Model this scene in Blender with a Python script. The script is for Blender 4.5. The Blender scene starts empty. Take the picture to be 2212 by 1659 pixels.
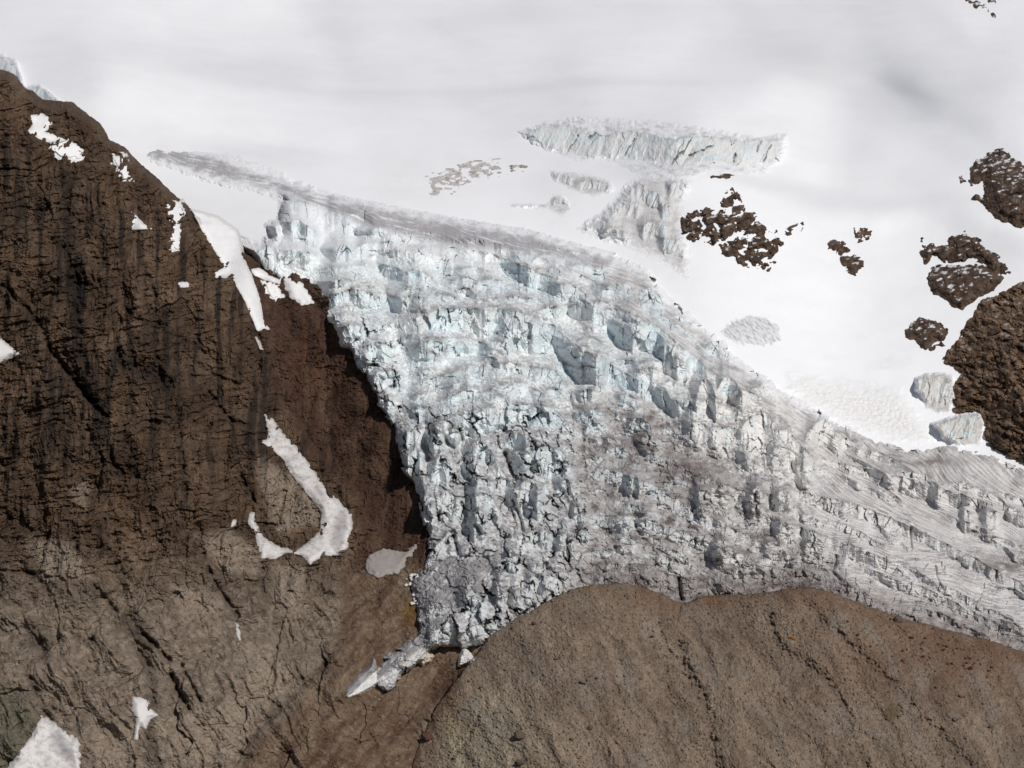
import bpy, math, random
import numpy as np
from mathutils import Matrix

F = np.float32
rng = np.random.default_rng(7)
random.seed(7)
C = bpy.context.scene.collection
K = math.tan(math.radians(11.0)) / 512.0          # slope of one survey unit at unit distance

# ------------------------------------------------------------------ numeric helpers
def sst(a, b, x):
    t = np.clip((x - a) / (b - a), 0, 1)
    return t * t * (3 - 2 * t)

def hsh(ix, iy, seed):
    h = (ix.astype(np.int64) * 374761393 + iy.astype(np.int64) * 668265263 + seed * 1442695041) & 0xFFFFFFFF
    h = ((h ^ (h >> 13)) * 1274126177) & 0xFFFFFFFF
    h = ((h ^ (h >> 16)) * 2246822519) & 0xFFFFFFFF
    return ((h ^ (h >> 15)) & 0xFFFFFF).astype(F) / F(0xFFFFFF)

def perlin(x, y, seed=0):
    x0 = np.floor(x); y0 = np.floor(y)
    fx = (x - x0).astype(F); fy = (y - y0).astype(F)
    ix = x0.astype(np.int64); iy = y0.astype(np.int64)
    u = fx * fx * fx * (fx * (fx * 6 - 15) + 10); v = fy * fy * fy * (fy * (fy * 6 - 15) + 10)
    def g(dx, dy):
        a = hsh(ix + dx, iy + dy, seed) * F(6.2831853)
        return np.cos(a) * (fx - dx) + np.sin(a) * (fy - dy)
    a = g(0, 0); b = g(1, 0); c = g(0, 1); d = g(1, 1)
    ab = a + u * (b - a); cd = c + u * (d - c)
    return (ab + v * (cd - ab)) * F(1.5)

def fbm(x, y, oct=4, seed=0, gain=0.5, ridged=False):
    s = np.zeros(np.broadcast(x, y).shape, F); a = 1.0; f = 1.0; n = 0
    for i in range(oct):
        p = perlin(x * f + 17.3 * i, y * f - 9.1 * i, seed + i * 13)
        if ridged: p = 1 - 2 * np.abs(p)
        s += F(a) * p; n += a; a *= gain; f *= 2.03
    return s / F(n)

def voro(x, y, seed=0):
    """F1, F2-F1, cell random, offset to the cell's seed point."""
    x0 = np.floor(x); y0 = np.floor(y)
    ix = x0.astype(np.int64); iy = y0.astype(np.int64)
    fx = (x - x0).astype(F); fy = (y - y0).astype(F)
    f1 = np.full(fx.shape, 9, F); f2 = np.full(fx.shape, 9, F)
    r1 = np.zeros_like(f1); r2 = np.zeros_like(f1); ox = np.zeros_like(f1); oy = np.zeros_like(f1)
    for dx in (-1, 0, 1):
        for dy in (-1, 0, 1):
            ax = hsh(ix + dx, iy + dy, seed + 1); ay = hsh(ix + dx, iy + dy, seed + 2)
            px = dx + 0.1 + 0.8 * ax - fx; py = dy + 0.1 + 0.8 * ay - fy
            d = np.sqrt(px * px + py * py)
            m = d < f1
            f2 = np.where(m, f1, np.minimum(f2, d)); f1 = np.where(m, d, f1)
            r = hsh(ix + dx, iy + dy, seed + 3); q = hsh(ix + dx, iy + dy, seed + 4)
            r1 = np.where(m, r, r1); r2 = np.where(m, q, r2)
            ox = np.where(m, -px, ox); oy = np.where(m, -py, oy)
    return f1, f2 - f1, r1, r2, ox, oy

def facets(x, y, seed, g=1.0):
    """broken blocks: every cell its own tilted plane; returns height, edge mask, cell random"""
    f1, e, r1, r2, ox, oy = voro(x, y, seed)
    return (ox * (r1 - .5) * 2 + oy * (r2 - .5) * 2) * g, e, r1, f1

def cracks_at(x, y, w, seed, oct=4):
    """thin winding lines: 1 on the line, 0 away from it; w in noise units"""
    return sst(w, 0.0, np.abs(fbm(x, y, oct, seed, .5)))

def bil(arr, xs, ys, x, y):
    u = np.clip((x - xs[0]) / (xs[1] - xs[0]), 0, len(xs) - 1.001); v = np.clip((y - ys[0]) / (ys[1] - ys[0]), 0, len(ys) - 1.001)
    i = u.astype(np.int64); j = v.astype(np.int64); a = (u - i).astype(F); b = (v - j).astype(F)
    return (arr[j, i] * (1 - a) + arr[j, i + 1] * a) * (1 - b) + (arr[j + 1, i] * (1 - a) + arr[j + 1, i + 1] * a) * b

def sdf_raw(poly, X, Y):
    p = np.array(poly, F); q = np.roll(p, -1, 0)
    best = np.full(X.shape, 1e9, F); inside = np.zeros(X.shape, bool)
    for (ax, ay), (bx, by) in zip(p, q):
        ex, ey = bx - ax, by - ay
        wx = X - ax; wy = Y - ay
        t = np.clip((wx * ex + wy * ey) / (ex * ex + ey * ey + 1e-9), 0, 1)
        best = np.minimum(best, (wx - t * ex) ** 2 + (wy - t * ey) ** 2)
        if ay != by:
            c = ((ay > Y) != (by > Y)) & (X < ex * (Y - ay) / ey + ax)
            inside ^= c
    d = np.sqrt(best)
    return np.where(inside, d, -d)

def sdf(poly, xs, ys, step=2.5):
    cx = np.arange(xs[0] - step, xs[-1] + 2 * step, step, dtype=F); cy = np.arange(ys[0] - step, ys[-1] + 2 * step, step, dtype=F)
    X, Y = np.meshgrid(cx, cy)
    s = sdf_raw(poly, X, Y)
    X, Y = np.meshgrid(xs, ys)
    return bil(s, cx, cy, X, Y)

def line_dist(pts, X, Y):
    best = np.full(X.shape, 1e9, F)
    for (ax, ay), (bx, by) in zip(pts[:-1], pts[1:]):
        ex, ey = bx - ax, by - ay
        wx = X - ax; wy = Y - ay
        t = np.clip((wx * ex + wy * ey) / (ex * ex + ey * ey + 1e-9), 0, 1)
        best = np.minimum(best, (wx - t * ex) ** 2 + (wy - t * ey) ** 2)
    return np.sqrt(best)

class TPS:
    def __init__(s, pts, lam=2.0):
        p = np.array(pts, float); s.p = p[:, :2] / 100.0; n = len(p)
        d = ((s.p[:, None] - s.p[None]) ** 2).sum(-1)
        Kk = 0.5 * d * np.log(d + 1e-9) + np.eye(n) * lam * 0.01
        P = np.c_[np.ones(n), s.p]
        A = np.block([[Kk, P], [P.T, np.zeros((3, 3))]])
        s.w = np.linalg.solve(A, np.r_[p[:, 2], 0, 0, 0])
    def raw(s, X, Y):
        X = X / 100.0; Y = Y / 100.0
        r = s.w[-3] + s.w[-2] * X + s.w[-1] * Y
        for (a, b), w in zip(s.p, s.w[:-3]):
            d = (X - a) ** 2 + (Y - b) ** 2
            r = r + w * 0.5 * d * np.log(d + 1e-9)
        return r.astype(F)
    def grid(s, xs, ys, step=6.0):
        cx = np.arange(xs[0] - step, xs[-1] + 2 * step, step); cy = np.arange(ys[0] - step, ys[-1] + 2 * step, step)
        g = s.raw(*np.meshgrid(cx, cy))
        X, Y = np.meshgrid(xs, ys)
        return bil(g, cx, cy, X, Y)

def blur(a, n, it=2):
    for _ in range(it):
        for ax in (0, 1):
            p = np.pad(a, [(n, n) if k == ax else (0, 0) for k in (0, 1)], mode='edge').astype(np.float64)
            c = np.cumsum(p, axis=ax); w = 2 * n + 1
            z = np.zeros_like(np.take(c, [0], axis=ax))
            c = np.concatenate([z, c], axis=ax)
            a = ((np.take(c, range(w, c.shape[ax]), axis=ax) - np.take(c, range(0, c.shape[ax] - w), axis=ax)) / w).astype(F)
    return a

def world(X, Y, D):
    return np.stack([(X - 512) * K * D, D, (384 - Y) * K * D], -1).astype(F)

def normals(P):
    dx = np.gradient(P, axis=1); dy = np.gradient(P, axis=0)
    n = np.cross(dx, dy)                                # faces the valley (towards -Y)
    n = n / (np.linalg.norm(n, axis=-1, keepdims=True) + 1e-9)
    return np.where(n[..., 1:2] > 0, -n, n)

def mix(a, b, t):
    return a + (b - a) * t[..., None]

def rgb(*c): return np.array(c, F)

def P2R(pts): return [(x * 0.46293, y * 0.46293) for x, y in pts]

TILE = {'T1': (200, 180, 8.64), 'T2': (456, 180, 8.64), 'T3': (600, 325, 8.64), 'T4': (768, 375, 8.64), 'T5': (344, 364, 8.64),
        'T6': (325, 520, 8.64), 'T7': (550, 475, 8.64), 'T8': (768, 475, 8.64),
        'C2': (341.5, 0, 6.477), 'C3': (683, 0, 6.477), 'C4': (0, 256, 6.477), 'C7': (0, 512, 6.477), 'C8': (341.5, 512, 6.477), 'C9': (683, 512, 6.477)}
def tl(t, pts):
    ox, oy, s = TILE[t]
    return [(ox + x / s, oy + y / s) for x, y in pts]

# ------------------------------------------------------------------ objects
def tag(o, label=None, cat=None, group=None, kind=None):
    if label: o['label'] = label
    if cat: o['category'] = cat
    if group: o['group'] = group
    if kind: o['kind'] = kind
    return o

def empty(name, loc):
    o = bpy.data.objects.new(name, None); C.objects.link(o); o.location = loc
    return o

def grid_mesh(name, P, keep, col, mat, parent=None, smooth=False, fmask=None):
    """keep: vertex mask; fmask: optional face mask (H-1, W-1)."""
    H, W = keep.shape
    f = keep[:-1, :-1] & keep[1:, :-1] & keep[:-1, 1:] & keep[1:, 1:]
    if fmask is not None: f = f & fmask
    idx = np.arange(H * W, dtype=np.int64).reshape(H, W)
    q = np.stack([idx[:-1, :-1][f], idx[1:, :-1][f], idx[1:, 1:][f], idx[:-1, 1:][f]], -1)
    if len(q) == 0: return None
    used = np.zeros(H * W, bool); used[q.ravel()] = True
    new = np.cumsum(used) - 1
    q = new[q].astype(np.int32)
    co = P.reshape(-1, 3)[used].astype(F); cc = col.reshape(-1, 3)[used].astype(F)
    base = np.zeros(3, F)
    if parent is not None: base = np.array(parent.location, F)
    else:
        m = co.mean(0); base = np.array([m[0], m[1], co[:, 2].min()], F)
    me = bpy.data.meshes.new(name)
    me.vertices.add(len(co)); me.vertices.foreach_set('co', (co - base).ravel())
    me.loops.add(q.size); me.loops.foreach_set('vertex_index', q.ravel())
    me.polygons.add(len(q)); me.polygons.foreach_set('loop_start', np.arange(0, q.size, 4, dtype=np.int32))
    me.update(calc_edges=True)
    me.polygons.foreach_set('use_smooth', np.full(len(q), smooth, bool))
    at = me.attributes.new('albedo', 'FLOAT_COLOR', 'POINT')
    at.data.foreach_set('color', np.c_[cc, np.ones(len(cc), F)].astype(F).ravel())
    me.materials.append(mat)
    o = bpy.data.objects.new(name, me); C.objects.link(o)
    if parent is not None: o.parent = parent
    else: o.location = base.tolist()
    return o

# ------------------------------------------------------------------ materials
def material(name, rough=0.9, var=0.25, scale=0.12, bump=0.6, bdist=0.5, spec=0.2, tint=None, scale2=0.6):
    m = bpy.data.materials.new(name); m.use_nodes = True
    nt = m.node_tree; N = nt.nodes; L = nt.links
    b = N['Principled BSDF']; b.inputs['Roughness'].default_value = rough
    b.inputs['Specular IOR Level'].default_value = spec
    a = N.new('ShaderNodeAttribute'); a.attribute_name = 'albedo'
    g = N.new('ShaderNodeNewGeometry')
    n1 = N.new('ShaderNodeTexNoise'); n1.inputs['Scale'].default_value = scale; n1.inputs['Detail'].default_value = 6; n1.inputs['Roughness'].default_value = 0.65
    L.new(g.outputs['Position'], n1.inputs['Vector'])
    mr = N.new('ShaderNodeMapRange'); mr.inputs['From Min'].default_value = 0.3; mr.inputs['From Max'].default_value = 0.7
    mr.inputs['To Min'].default_value = 1 - var; mr.inputs['To Max'].default_value = 1 + var
    L.new(n1.outputs['Fac'], mr.inputs['Value'])
    mm = N.new('ShaderNodeVectorMath'); mm.operation = 'SCALE'
    L.new(a.outputs['Color'], mm.inputs[0]); L.new(mr.outputs['Result'], mm.inputs['Scale'])
    L.new(mm.outputs['Vector'], b.inputs['Base Color'])
    if bump:
        n2 = N.new('ShaderNodeTexNoise'); n2.inputs['Scale'].default_value = scale2; n2.inputs['Detail'].default_value = 5; n2.inputs['Roughness'].default_value = 0.7
        L.new(g.outputs['Position'], n2.inputs['Vector'])
        bp = N.new('ShaderNodeBump'); bp.inputs['Strength'].default_value = bump; bp.inputs['Distance'].default_value = bdist
        L.new(n2.outputs['Fac'], bp.inputs['Height']); L.new(bp.outputs['Normal'], b.inputs['Normal'])
    return m

MSNOW = material('snow_surface', 0.75, 0.02, 0.02, 0.25, 0.4, 0.2)
MICE = material('glacier_ice', 0.6, 0.12, 0.35, 0.5, 0.7, 0.25)
MROCK = material('cliff_rock', 0.92, 0.38, 0.22, 1.0, 2.2, 0.15, scale2=0.35)
MEARTH = material('moraine_gravel', 0.95, 0.30, 0.30, 0.9, 1.4, 0.1, scale2=0.5)

# ------------------------------------------------------------------ ground form (survey x, survey y, distance in metres)
T = TPS([(450, 768, 2190), (340, 768, 2165), (240, 768, 2150), (350, 700, 2235), (410, 670, 2275), (420, 620, 2330), (500, 600, 2350), (430, 540, 2420),
         (520, 520, 2445), (400, 450, 2560), (520, 450, 2560), (340, 320, 2760), (450, 330, 2760), (560, 340, 2750), (300, 250, 2880), (400, 230, 2960),
         (550, 240, 2960), (600, 280, 2880), (700, 400, 2640), (700, 500, 2500), (700, 590, 2400), (850, 600, 2400), (1000, 640, 2360), (1000, 500, 2560),
         (850, 450, 2620), (900, 400, 2720), (1000, 430, 2680), (780, 330, 2800), (850, 300, 2900), (950, 250, 3000), (800, 200, 3100), (650, 190, 3070),
         (1020, 150, 3220), (700, 130, 3270), (560, 130, 3360), (400, 150, 3300), (250, 130, 3350), (100, 80, 3480), (300, 40, 3980), (700, 40, 3960),
         (1020, 20, 3800), (0, 0, 4050), (-250, -200, 5800), (512, -200, 5800), (1300, -200, 5400), (1300, 300, 2950), (1300, 700, 2300), (700, 820, 2130),
         (-200, 200, 3200), (100, 250, 3000), (512, -450, 8200), (-300, -450, 8200), (1350, -450, 7800), (1350, 900, 2060)])
CT = TPS([(-150, 70, 2640), (0, 80, 2690), (60, 110, 2700), (100, 150, 2700), (180, 210, 2710), (220, 250, 2750), (250, 320, 2720), (262, 355, 2690), (0, 200, 2560),
          (100, 250, 2560), (180, 300, 2590), (50, 350, 2450), (150, 400, 2450), (235, 400, 2590), (-150, 400, 2400), (0, 500, 2330), (120, 500, 2340),
          (200, 480, 2420), (280, 480, 2535), (340, 450, 2595), (400, 450, 2566), (340, 320, 2766), (300, 270, 2850), (275, 400, 2660), (300, 560, 2400),
          (250, 600, 2330), (345, 570, 2395), (430, 560, 2404), (380, 640, 2300), (420, 700, 2265), (330, 690, 2225), (150, 620, 2240), (0, 650, 2180),
          (150, 720, 2160), (0, 768, 2110), (240, 700, 2200), (240, 768, 2150), (340, 768, 2165), (450, 768, 2195), (100, 860, 2060), (400, 860, 2090),
          (430, 620, 2338), (-150, 768, 2060), (440, 520, 2450), (-160, 860, 2000), (520, 860, 2110), (480, 640, 2320)])
MT = TPS([(430, 668, 2274), (465, 650, 2282), (500, 630, 2296), (560, 592, 2318), (620, 585, 2325), (680, 602, 2325), (800, 588, 2320), (900, 620, 2300), (1024, 655, 2282), (1300, 740, 2230),
          (415, 768, 2192), (600, 768, 2105), (800, 768, 2100), (1024, 768, 2110), (1300, 860, 2060), (600, 870, 1990), (800, 870, 1990), (400, 870, 2080),
          (1024, 870, 2000), (540, 690, 2200), (700, 690, 2200), (870, 690, 2205), (425, 720, 2235)])

def axis(a, b, s): return np.arange(a, b + s, s, dtype=F)

# ================================================================== SNOWFIELD (setting)
sxs = axis(-260, 1290, 2.2); sys_ = axis(-420, 600, 2.2)
SX, SY = np.meshgrid(sxs, sys_)
SN = T.grid(sxs, sys_)
snow_poly = P2R([(-700, -1100), (2900, -1100), (2900, 1500), (2212, 1250), (1900, 1060), (1500, 850), (1300, 740), (900, 640), (660, 590), (600, 560), (560, 528), (505, 506), (478, 503), (400, 560), (-700, 500)])
s_in = sdf(snow_poly, sxs, sys_, 4)
wx = SX + 40 * fbm(SX / 170, SY / 120, 2, 5); wy = SY + 25 * fbm(SX / 150, SY / 110, 2, 6)
und = fbm((wx + wy * 0.5) / 260, (wy - wx * 0.25) / 105, 2, 21, .35)
amp = sst(230, 60, SY - .12 * (SX - 300))
SN -= und * (4 + 88 * amp) * (SN / 3000)
SN -= fbm(SX / 30, SY / 16, 3, 31) * 1.0
SN -= fbm((SX + SY * .6) / 60, (SY - SX * .45) / 9, 2, 33) * 0.35 * sst(200, 60, SY)
# avalanche bowl below the right rocks
SN += 10 * np.exp(-(((SX - 850) / 60) ** 2 + ((SY - 330) / 60) ** 2))
SN += np.clip(-s_in, 0, 200) * 5.0
snow_keep = s_in > -14
SP = world(SX, SY, SN)
scol = np.broadcast_to(rgb(.86, .862, .872), SP.shape).copy()
dust = sst(0.05, 0.5, fbm(SX / 60, SY / 22, 4, 41) + 0.25 * fbm(SX / 6, SY / 3, 2, 43))
dz = np.exp(-(((SX - 460) / 45) ** 2 + ((SY - 178) / 22) ** 2)) + .8 * np.exp(-(((SX - 860) / 50) ** 2 + ((SY - 380) / 40) ** 2))
scol = mix(scol, rgb(.70, .67, .64), np.clip(dust * (0.10 + 0.45 * dz), 0, .6))
o = grid_mesh('snowfield', SP, snow_keep, scol, MSNOW, smooth=True)
tag(o, 'broad smooth white snowfield rising above the icefall', 'snowfield', kind='structure')

# ================================================================== ROCK CLIFF (setting)
cxs = axis(-130, 500, 0.8); cys = axis(60, 850, 0.8)
CX, CY = np.meshgrid(cxs, cys)
cliff_poly = P2R([(-400, 130), (-60, 150), (0, 168), (22, 175), (40, 205), (60, 212), (85, 232), (112, 236), (150, 238), (180, 262), (205, 278), (225, 315), (262, 330), (290, 362),
                  (320, 385), (345, 405), (362, 425), (400, 452), (420, 475), (440, 500), (470, 512), (484, 506), (500, 512), (520, 540), (545, 560), (600, 585),
                  (660, 590), (800, 700), (900, 900), (960, 1100), (1020, 1250), (1100, 1330), (1120, 1840), (-400, 1840)])
c_in = sdf(cliff_poly, cxs, cys) + 1.3 * fbm(CX / 9, CY / 9, 3, 51) + .6 * fbm(CX / 2.5, CY / 2.5, 2, 52)
CD = CT.grid(cxs, cys)
g_near = sdf(P2R([(590, 600), (690, 650), (716, 702), (766, 760), (802, 832), (846, 915), (868, 1003), (906, 1085), (930, 1180), (892, 1262), (906, 1370), (1100, 1400), (1200, 900), (1100, 600)]), cxs, cys, 4)
wg = sst(-45, -4, g_near); CD = CD * (1 - wg) + (T.grid(cxs, cys) + 1.0) * wg
low = sst(520, 640, CY)                                   # lower, gentler scree ground
redz = sdf(P2R([(505, 520), (560, 580), (690, 640), (760, 760), (850, 900), (900, 1050), (960, 1200), (920, 1400), (1050, 1420), (900, 1560), (905, 1700), (600, 1700), (720, 1560), (760, 1500), (740, 1260), (770, 1150), (770, 1080), (640, 940), (590, 860), (570, 720)]), cxs, cys)
red = sst(-8, 10, redz + 6 * fbm(CX / 25, CY / 25, 3, 53))
gully_low = sst(-6, 14, sdf(P2R([(745, 1230), (900, 1200), (1060, 1400), (930, 1500), (900, 1700), (480, 1700), (520, 1620), (620, 1530), (690, 1440), (735, 1330)]), cxs, cys))
rough = (1 - .55 * low) * (1 - .45 * red) * (1 - .3 * gully_low)
wx = CX + 14 * fbm(CX / 60, CY / 60, 3, 54); wy = CY + 10 * fbm(CX / 50, CY / 50, 3, 55)
ribs = fbm((wx + .12 * wy) / 30, wy / 130, 4, 56, .55, True)
ribs2 = fbm((wx - wy * .55) / 24, (wy + wx * .2) / 80, 3, 57, .5, True)
relief = (17 * ribs * (1 - low) + 7 * ribs2 * (.3 + .7 * low)) * (1 - .6 * red)
relief += 9 * fbm(wx / 45, wy / 40, 3, 58) * (1 - .5 * red)
relief += 3.2 * fbm(wx / 26, (wy + .15 * wx) / 4.2, 4, 59, .6) * (1 - .75 * low) * (1 - .5 * red)
fh, fe, fr, ff = facets((wx + 2 * fbm(CX / 8, CY / 8, 2, 60)) / 9, (wy + .2 * wx) / 5.5, 61)
relief += rough * (fh * 3.6 - 1.2 * sst(.10, .0, fe) * sst(.0, .4, fbm(CX / 12, CY / 12, 2, 66)))
relief += rough * 2.2 * fbm(wx / 8, wy / 12, 4, 67, .55, True)
fb = facets(wx / 46 + .4 * fbm(CX / 40, CY / 40, 3, 74), (wy + .3 * wx) / 60 + .4 * fbm(CX / 40, CY / 40, 3, 75), 76); relief += (fb[0] * 6 + 22 * (.5 - fb[3]) * (1 - .4 * low)) * (1 - .6 * red)
fb2 = facets(wx / 19 + .3 * fbm(CX / 18, CY / 18, 3, 77), (wy + .2 * wx) / 22, 78); relief += rough * (fb2[0] * 3.5 + 9 * (.5 - fb2[3]))
fh2, fe2, fr2, ff2 = facets(wx / 3.6, (wy + .3 * wx) / 2.5, 62)
relief += rough * (fh2 * 1.3)
bq = (wy + .16 * wx) / 8.5 + .9 * fbm(CX / 36, CY / 26, 4, 91); relief += 3.0 * (1 - low) * (1 - .7 * red) * (sst(0, .8, bq % 1.0) - sst(.8, 1, bq % 1.0)) * sst(-.35, .25, fbm(CX / 30, CY / 30, 3, 92))
relief += (1.8 - .5 * low) * fbm(CX / 3.2, CY / 2.4, 3, 63, .6)
ckc = np.maximum(cracks_at(wx / 26, wy / 11, .028, 68), cracks_at((wx + wy * .6) / 40, (wy - wx * .6) / 16, .022, 69)) * sst(-.25, .25, fbm(CX / 25, CY / 25, 2, 70))
relief -= rough * 4.5 * ckc * (1 - .6 * low)
relief += 2.6 * fbm((CX + CY * .75) / 14, (CY - CX * .3) / 40, 4, 64) * gully_low
stain_shade = np.zeros(CX.shape, F)  # wet streaks, plus shade of hollows and overhangs painted into the rock colour
def crease(pts, w, d, st=0.0, wst=None):
    global relief, stain_shade
    pts = np.array(pts); x0, y0 = pts.min(0) - 14 - w * 3; x1, y1 = pts.max(0) + 14 + w * 3
    i0, i1 = np.searchsorted(cxs, [x0, x1]); j0, j1 = np.searchsorted(cys, [y0, y1])
    if i1 <= i0 or j1 <= j0: return
    s = (slice(j0, j1), slice(i0, i1))
    X = CX[s] + 2.2 * fbm(CX[s] / 9, CY[s] / 9, 3, 71); Y = CY[s] + 2.2 * fbm(CX[s] / 9, CY[s] / 9, 3, 72)
    dd = line_dist(pts, X, Y)
    relief[s] -= d * np.exp(-(dd / w) ** 2) * np.clip(.75 + 1.3 * fbm(X / 11, Y / 11, 3, 79), .1, 1.4)
    if st:
        ww = wst or w * 1.4
        stain_shade[s] = np.maximum(stain_shade[s], st * np.exp(-(dd / ww) ** 2) * np.clip(.95 + .7 * fbm(X / 7, Y / 12, 3, 73), 0, 1.2))
for pts, w, d, st in [
    ([(20, 190), (160, 330), (260, 440), (330, 620), (430, 740), (520, 850), (600, 950), (690, 1050)], 2.6, 15, .5),
    ([(430, -500), (440, 0), (490, 250), (510, 480), (520, 640)], 6.5, 8, .95), ([(930, 60), (980, 180), (1030, 300), (1050, 380)], 2.8, 9, .6),
    ([(770, 650), (830, 720), (960, 750), (1100, 830)], 7.0, 16, .95), ([(1350, 880), (1440, 1000), (1500, 1070), (1600, 1090)], 2.0, 11, .4),
    ([(480, 780), (580, 920), (610, 970)], 5.5, 15, .9), ([(690, 1200), (740, 1350), (790, 1400)], 2.0, 8, .4), ([(860, 1210), (880, 1430)], 3.0, 7, .6),
    ([(1160, 1000), (1190, 1500), (1200, 1620)], 2.6, 6, .55), ([(1540, 1380), (1620, 1530), (1680, 1650)], 1.8, 8, .4), ([(400, 450), (470, 480)], 1.8, 6, .4),
    ([(1220, 650), (1400, 780), (1560, 830)], 1.8, 8, .3), ([(820, 350), (860, 400), (960, 430)], 2.0, 8, .4), ([(410, 1200), (440, 1370)], 3.4, 5, .6),
    ([(1640, 420), (1670, 520), (1690, 700), (1680, 900)], 2.4, 9, .4), ([(1000, 400), (1010, 600), (1030, 760)], 3.0, 5, .5),
    ([(850, 880), (860, 1050)], 2.0, 4, .35), ([(1090, 500), (1220, 560), (1330, 640)], 2.2, 6, .4), ([(2080, 1150), (2090, 1350)], 3.5, 3, .45),
    ([(1750, 650), (1800, 900), (1760, 1000)], 4.5, 4, .5)]:
    crease(tl('C4', pts), w, d, st)
for pts, w, d, st in [
    ([(930, 790), (1020, 880), (1100, 960)], 2.2, 12, .6), ([(1110, 1050), (1150, 1150), (1220, 1280)], 2.4, 14, .4), ([(1180, 1000), (1300, 1230)], 1.8, 9, .3),
    ([(1350, 360), (1430, 520), (1540, 680)], 2.2, 10, .3), ([(1890, 950), (1950, 1080)], 2.0, 7, .3), ([(200, 1080), (270, 1260), (320, 1350)], 3.0, 8, .4),
    ([(600, 470), (720, 600), (760, 650)], 2.2, 7, .3), ([(0, 380), (150, 390), (330, 420)], 1.8, 6, .3),
    ([(2210, 830), (2100, 1000), (1900, 1200), (1700, 1380), (1560, 1560)], 3.2, 5, .4), ([(1690, 320), (1700, 500), (1700, 650)], 2.6, 5, .35),
    ([(1990, 350), (1990, 500)], 2.2, 4, .35), ([(890, 850), (980, 1050), (990, 1200), (960, 1450), (1040, 1650)], 4.0, 6, .5),
    ([(820, 700), (900, 800), (950, 860)], 8.0, 5, .7), ([(230, 800), (270, 880)], 8.0, 6, .6), ([(560, 850), (600, 820)], 2.0, 9, .6), ([(620, 100), (700, 250), (780, 400)], 5.0, 4, .4),
    ([(1620, 950), (1400, 1250), (1150, 1560)], 2.0, 2, .15)]:
    crease(tl('C7', pts), w, d, st)
for x, l in [(58, 60), (96, 80), (140, 70), (205, 50), (232, 60), (176, 70)]:
    y = random.uniform(150, 260); crease([(x, y + 20), (x + 4, y + 20 + l * .5), (x + 7, y + 20 + l)], 2.2, 4, .45)
CD = CD - relief
CD += np.clip(-c_in, 0, 60) * 70.0 + 6.0 * np.exp(-np.clip(c_in, 0, 50) / 2.0)
cliff_keep = c_in > -9
CD_soft = blur(CD - np.clip(-c_in, 0, 60) * 70.0, 6) - 1.0
CP = world(CX, CY, CD)
n = normals(CP)
v1 = sst(-.5, .6, fbm(wx / 55, wy / 45, 4, 81)); v2 = sst(-.4, .5, fbm(wx / 9, wy / 7, 4, 82)); v3 = sst(-.3, .5, fbm(wx / 22, wy / 70, 3, 83))
col = mix(np.broadcast_to(rgb(.060, .036, .023), CP.shape), rgb(.148, .098, .064), v1 * .6 + .4 * v2)
col = col * (.8 + .45 * fb[2])[..., None]
col = mix(col, rgb(.135, .082, .042), .55 * sst(.1, .6, fbm(wx / 35, wy / 35, 3, 84)) * (1 - low))       # ochre beds
col = mix(col, rgb(.285, .230, .178), low * (.45 + .4 * v2) * (1 - red))
tan = np.zeros(CX.shape, F)
for pl in [[(430, 1160), (500, 1150), (560, 1190), (560, 1240), (480, 1230)], [(520, 1400), (560, 1390), (610, 1440), (640, 1490), (560, 1520), (530, 1480)], [(380, 1270), (480, 1290), (470, 1330), (390, 1320)],
           [(590, 1220), (660, 1230), (650, 1320), (600, 1330)], [(60, 1170), (160, 1180), (190, 1240), (100, 1250)], [(200, 1560), (280, 1570), (300, 1650), (200, 1650)], [(330, 1560), (560, 1500), (540, 1640), (360, 1650)],
           [(150, 1060), (190, 1040), (180, 1090)], [(560, 990), (680, 1050), (690, 1130), (600, 1150), (570, 1060)]]:
    tan = np.maximum(tan, sst(-8, 6, sdf(P2R(pl), cxs, cys, 3) + 7 * fbm(CX / 14, CY / 14, 4, 85)))
col = mix(col, rgb(.29, .23, .175), tan * .85)
col = mix(col, mix(np.broadcast_to(rgb(.055, .026, .017), CP.shape), rgb(.115, .070, .046), sst(-.3, .6, fbm(wx / 16, wy / 40, 4, 86))), red * .85)
warmr = sst(-20, 30, sdf(P2R([(590, 620), (760, 700), (760, 860), (640, 840), (590, 720)]), cxs, cys, 4)) * sst(-.3, .5, fbm(wx / 14, wy / 22, 3, 87))
col = mix(col, rgb(.105, .047, .030), warmr * .7)
col = mix(col, mix(np.broadcast_to(rgb(.10, .058, .038), CP.shape), rgb(.215, .155, .105), sst(-.4, .4, fbm((CX + CY * .8) / 16, (CY - CX) / 50, 5, 88, .62))), gully_low * .85)
pale = sst(.15, .6, fbm(wx / 5, wy / 3.4, 3, 89)) * sst(500, 560, CY - .1 * CX) * red
col = mix(col, rgb(.24, .20, .165), pale * .6)
col = mix(col, rgb(.10, .105, .07), .6 * sst(-6, 14, sdf(P2R([(-60, 1430), (60, 1500), (120, 1600), (100, 1700), (-60, 1700)]), cxs, cys, 4)))
wet = sst(.0, .30, fbm((CX + 3 * fbm(CX / 20, CY / 30, 2, 93)) / 9, CY / 120, 4, 94, .55)) * sst(530, 430, CY) * sst(95, 150, CY - .6 * CX) * (1 - .5 * red)
col = mix(col, rgb(.028, .020, .016), wet * .88)
ochre = np.exp(-(((CX - 410) / 9) ** 2 + ((CY - 612) / 13) ** 2))
col = mix(col, rgb(.15, .085, .02), np.clip(ochre, 0, 1) * .8)
col = mix(col, rgb(.022, .017, .014), np.clip(stain_shade, 0, 1) * .85)
cliff_col = col
o = grid_mesh('cliff', CP, cliff_keep, col, MROCK)
tag(o, 'dark brown rock cliff streaked with black, left of the icefall', 'cliff', kind='structure')

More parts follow.
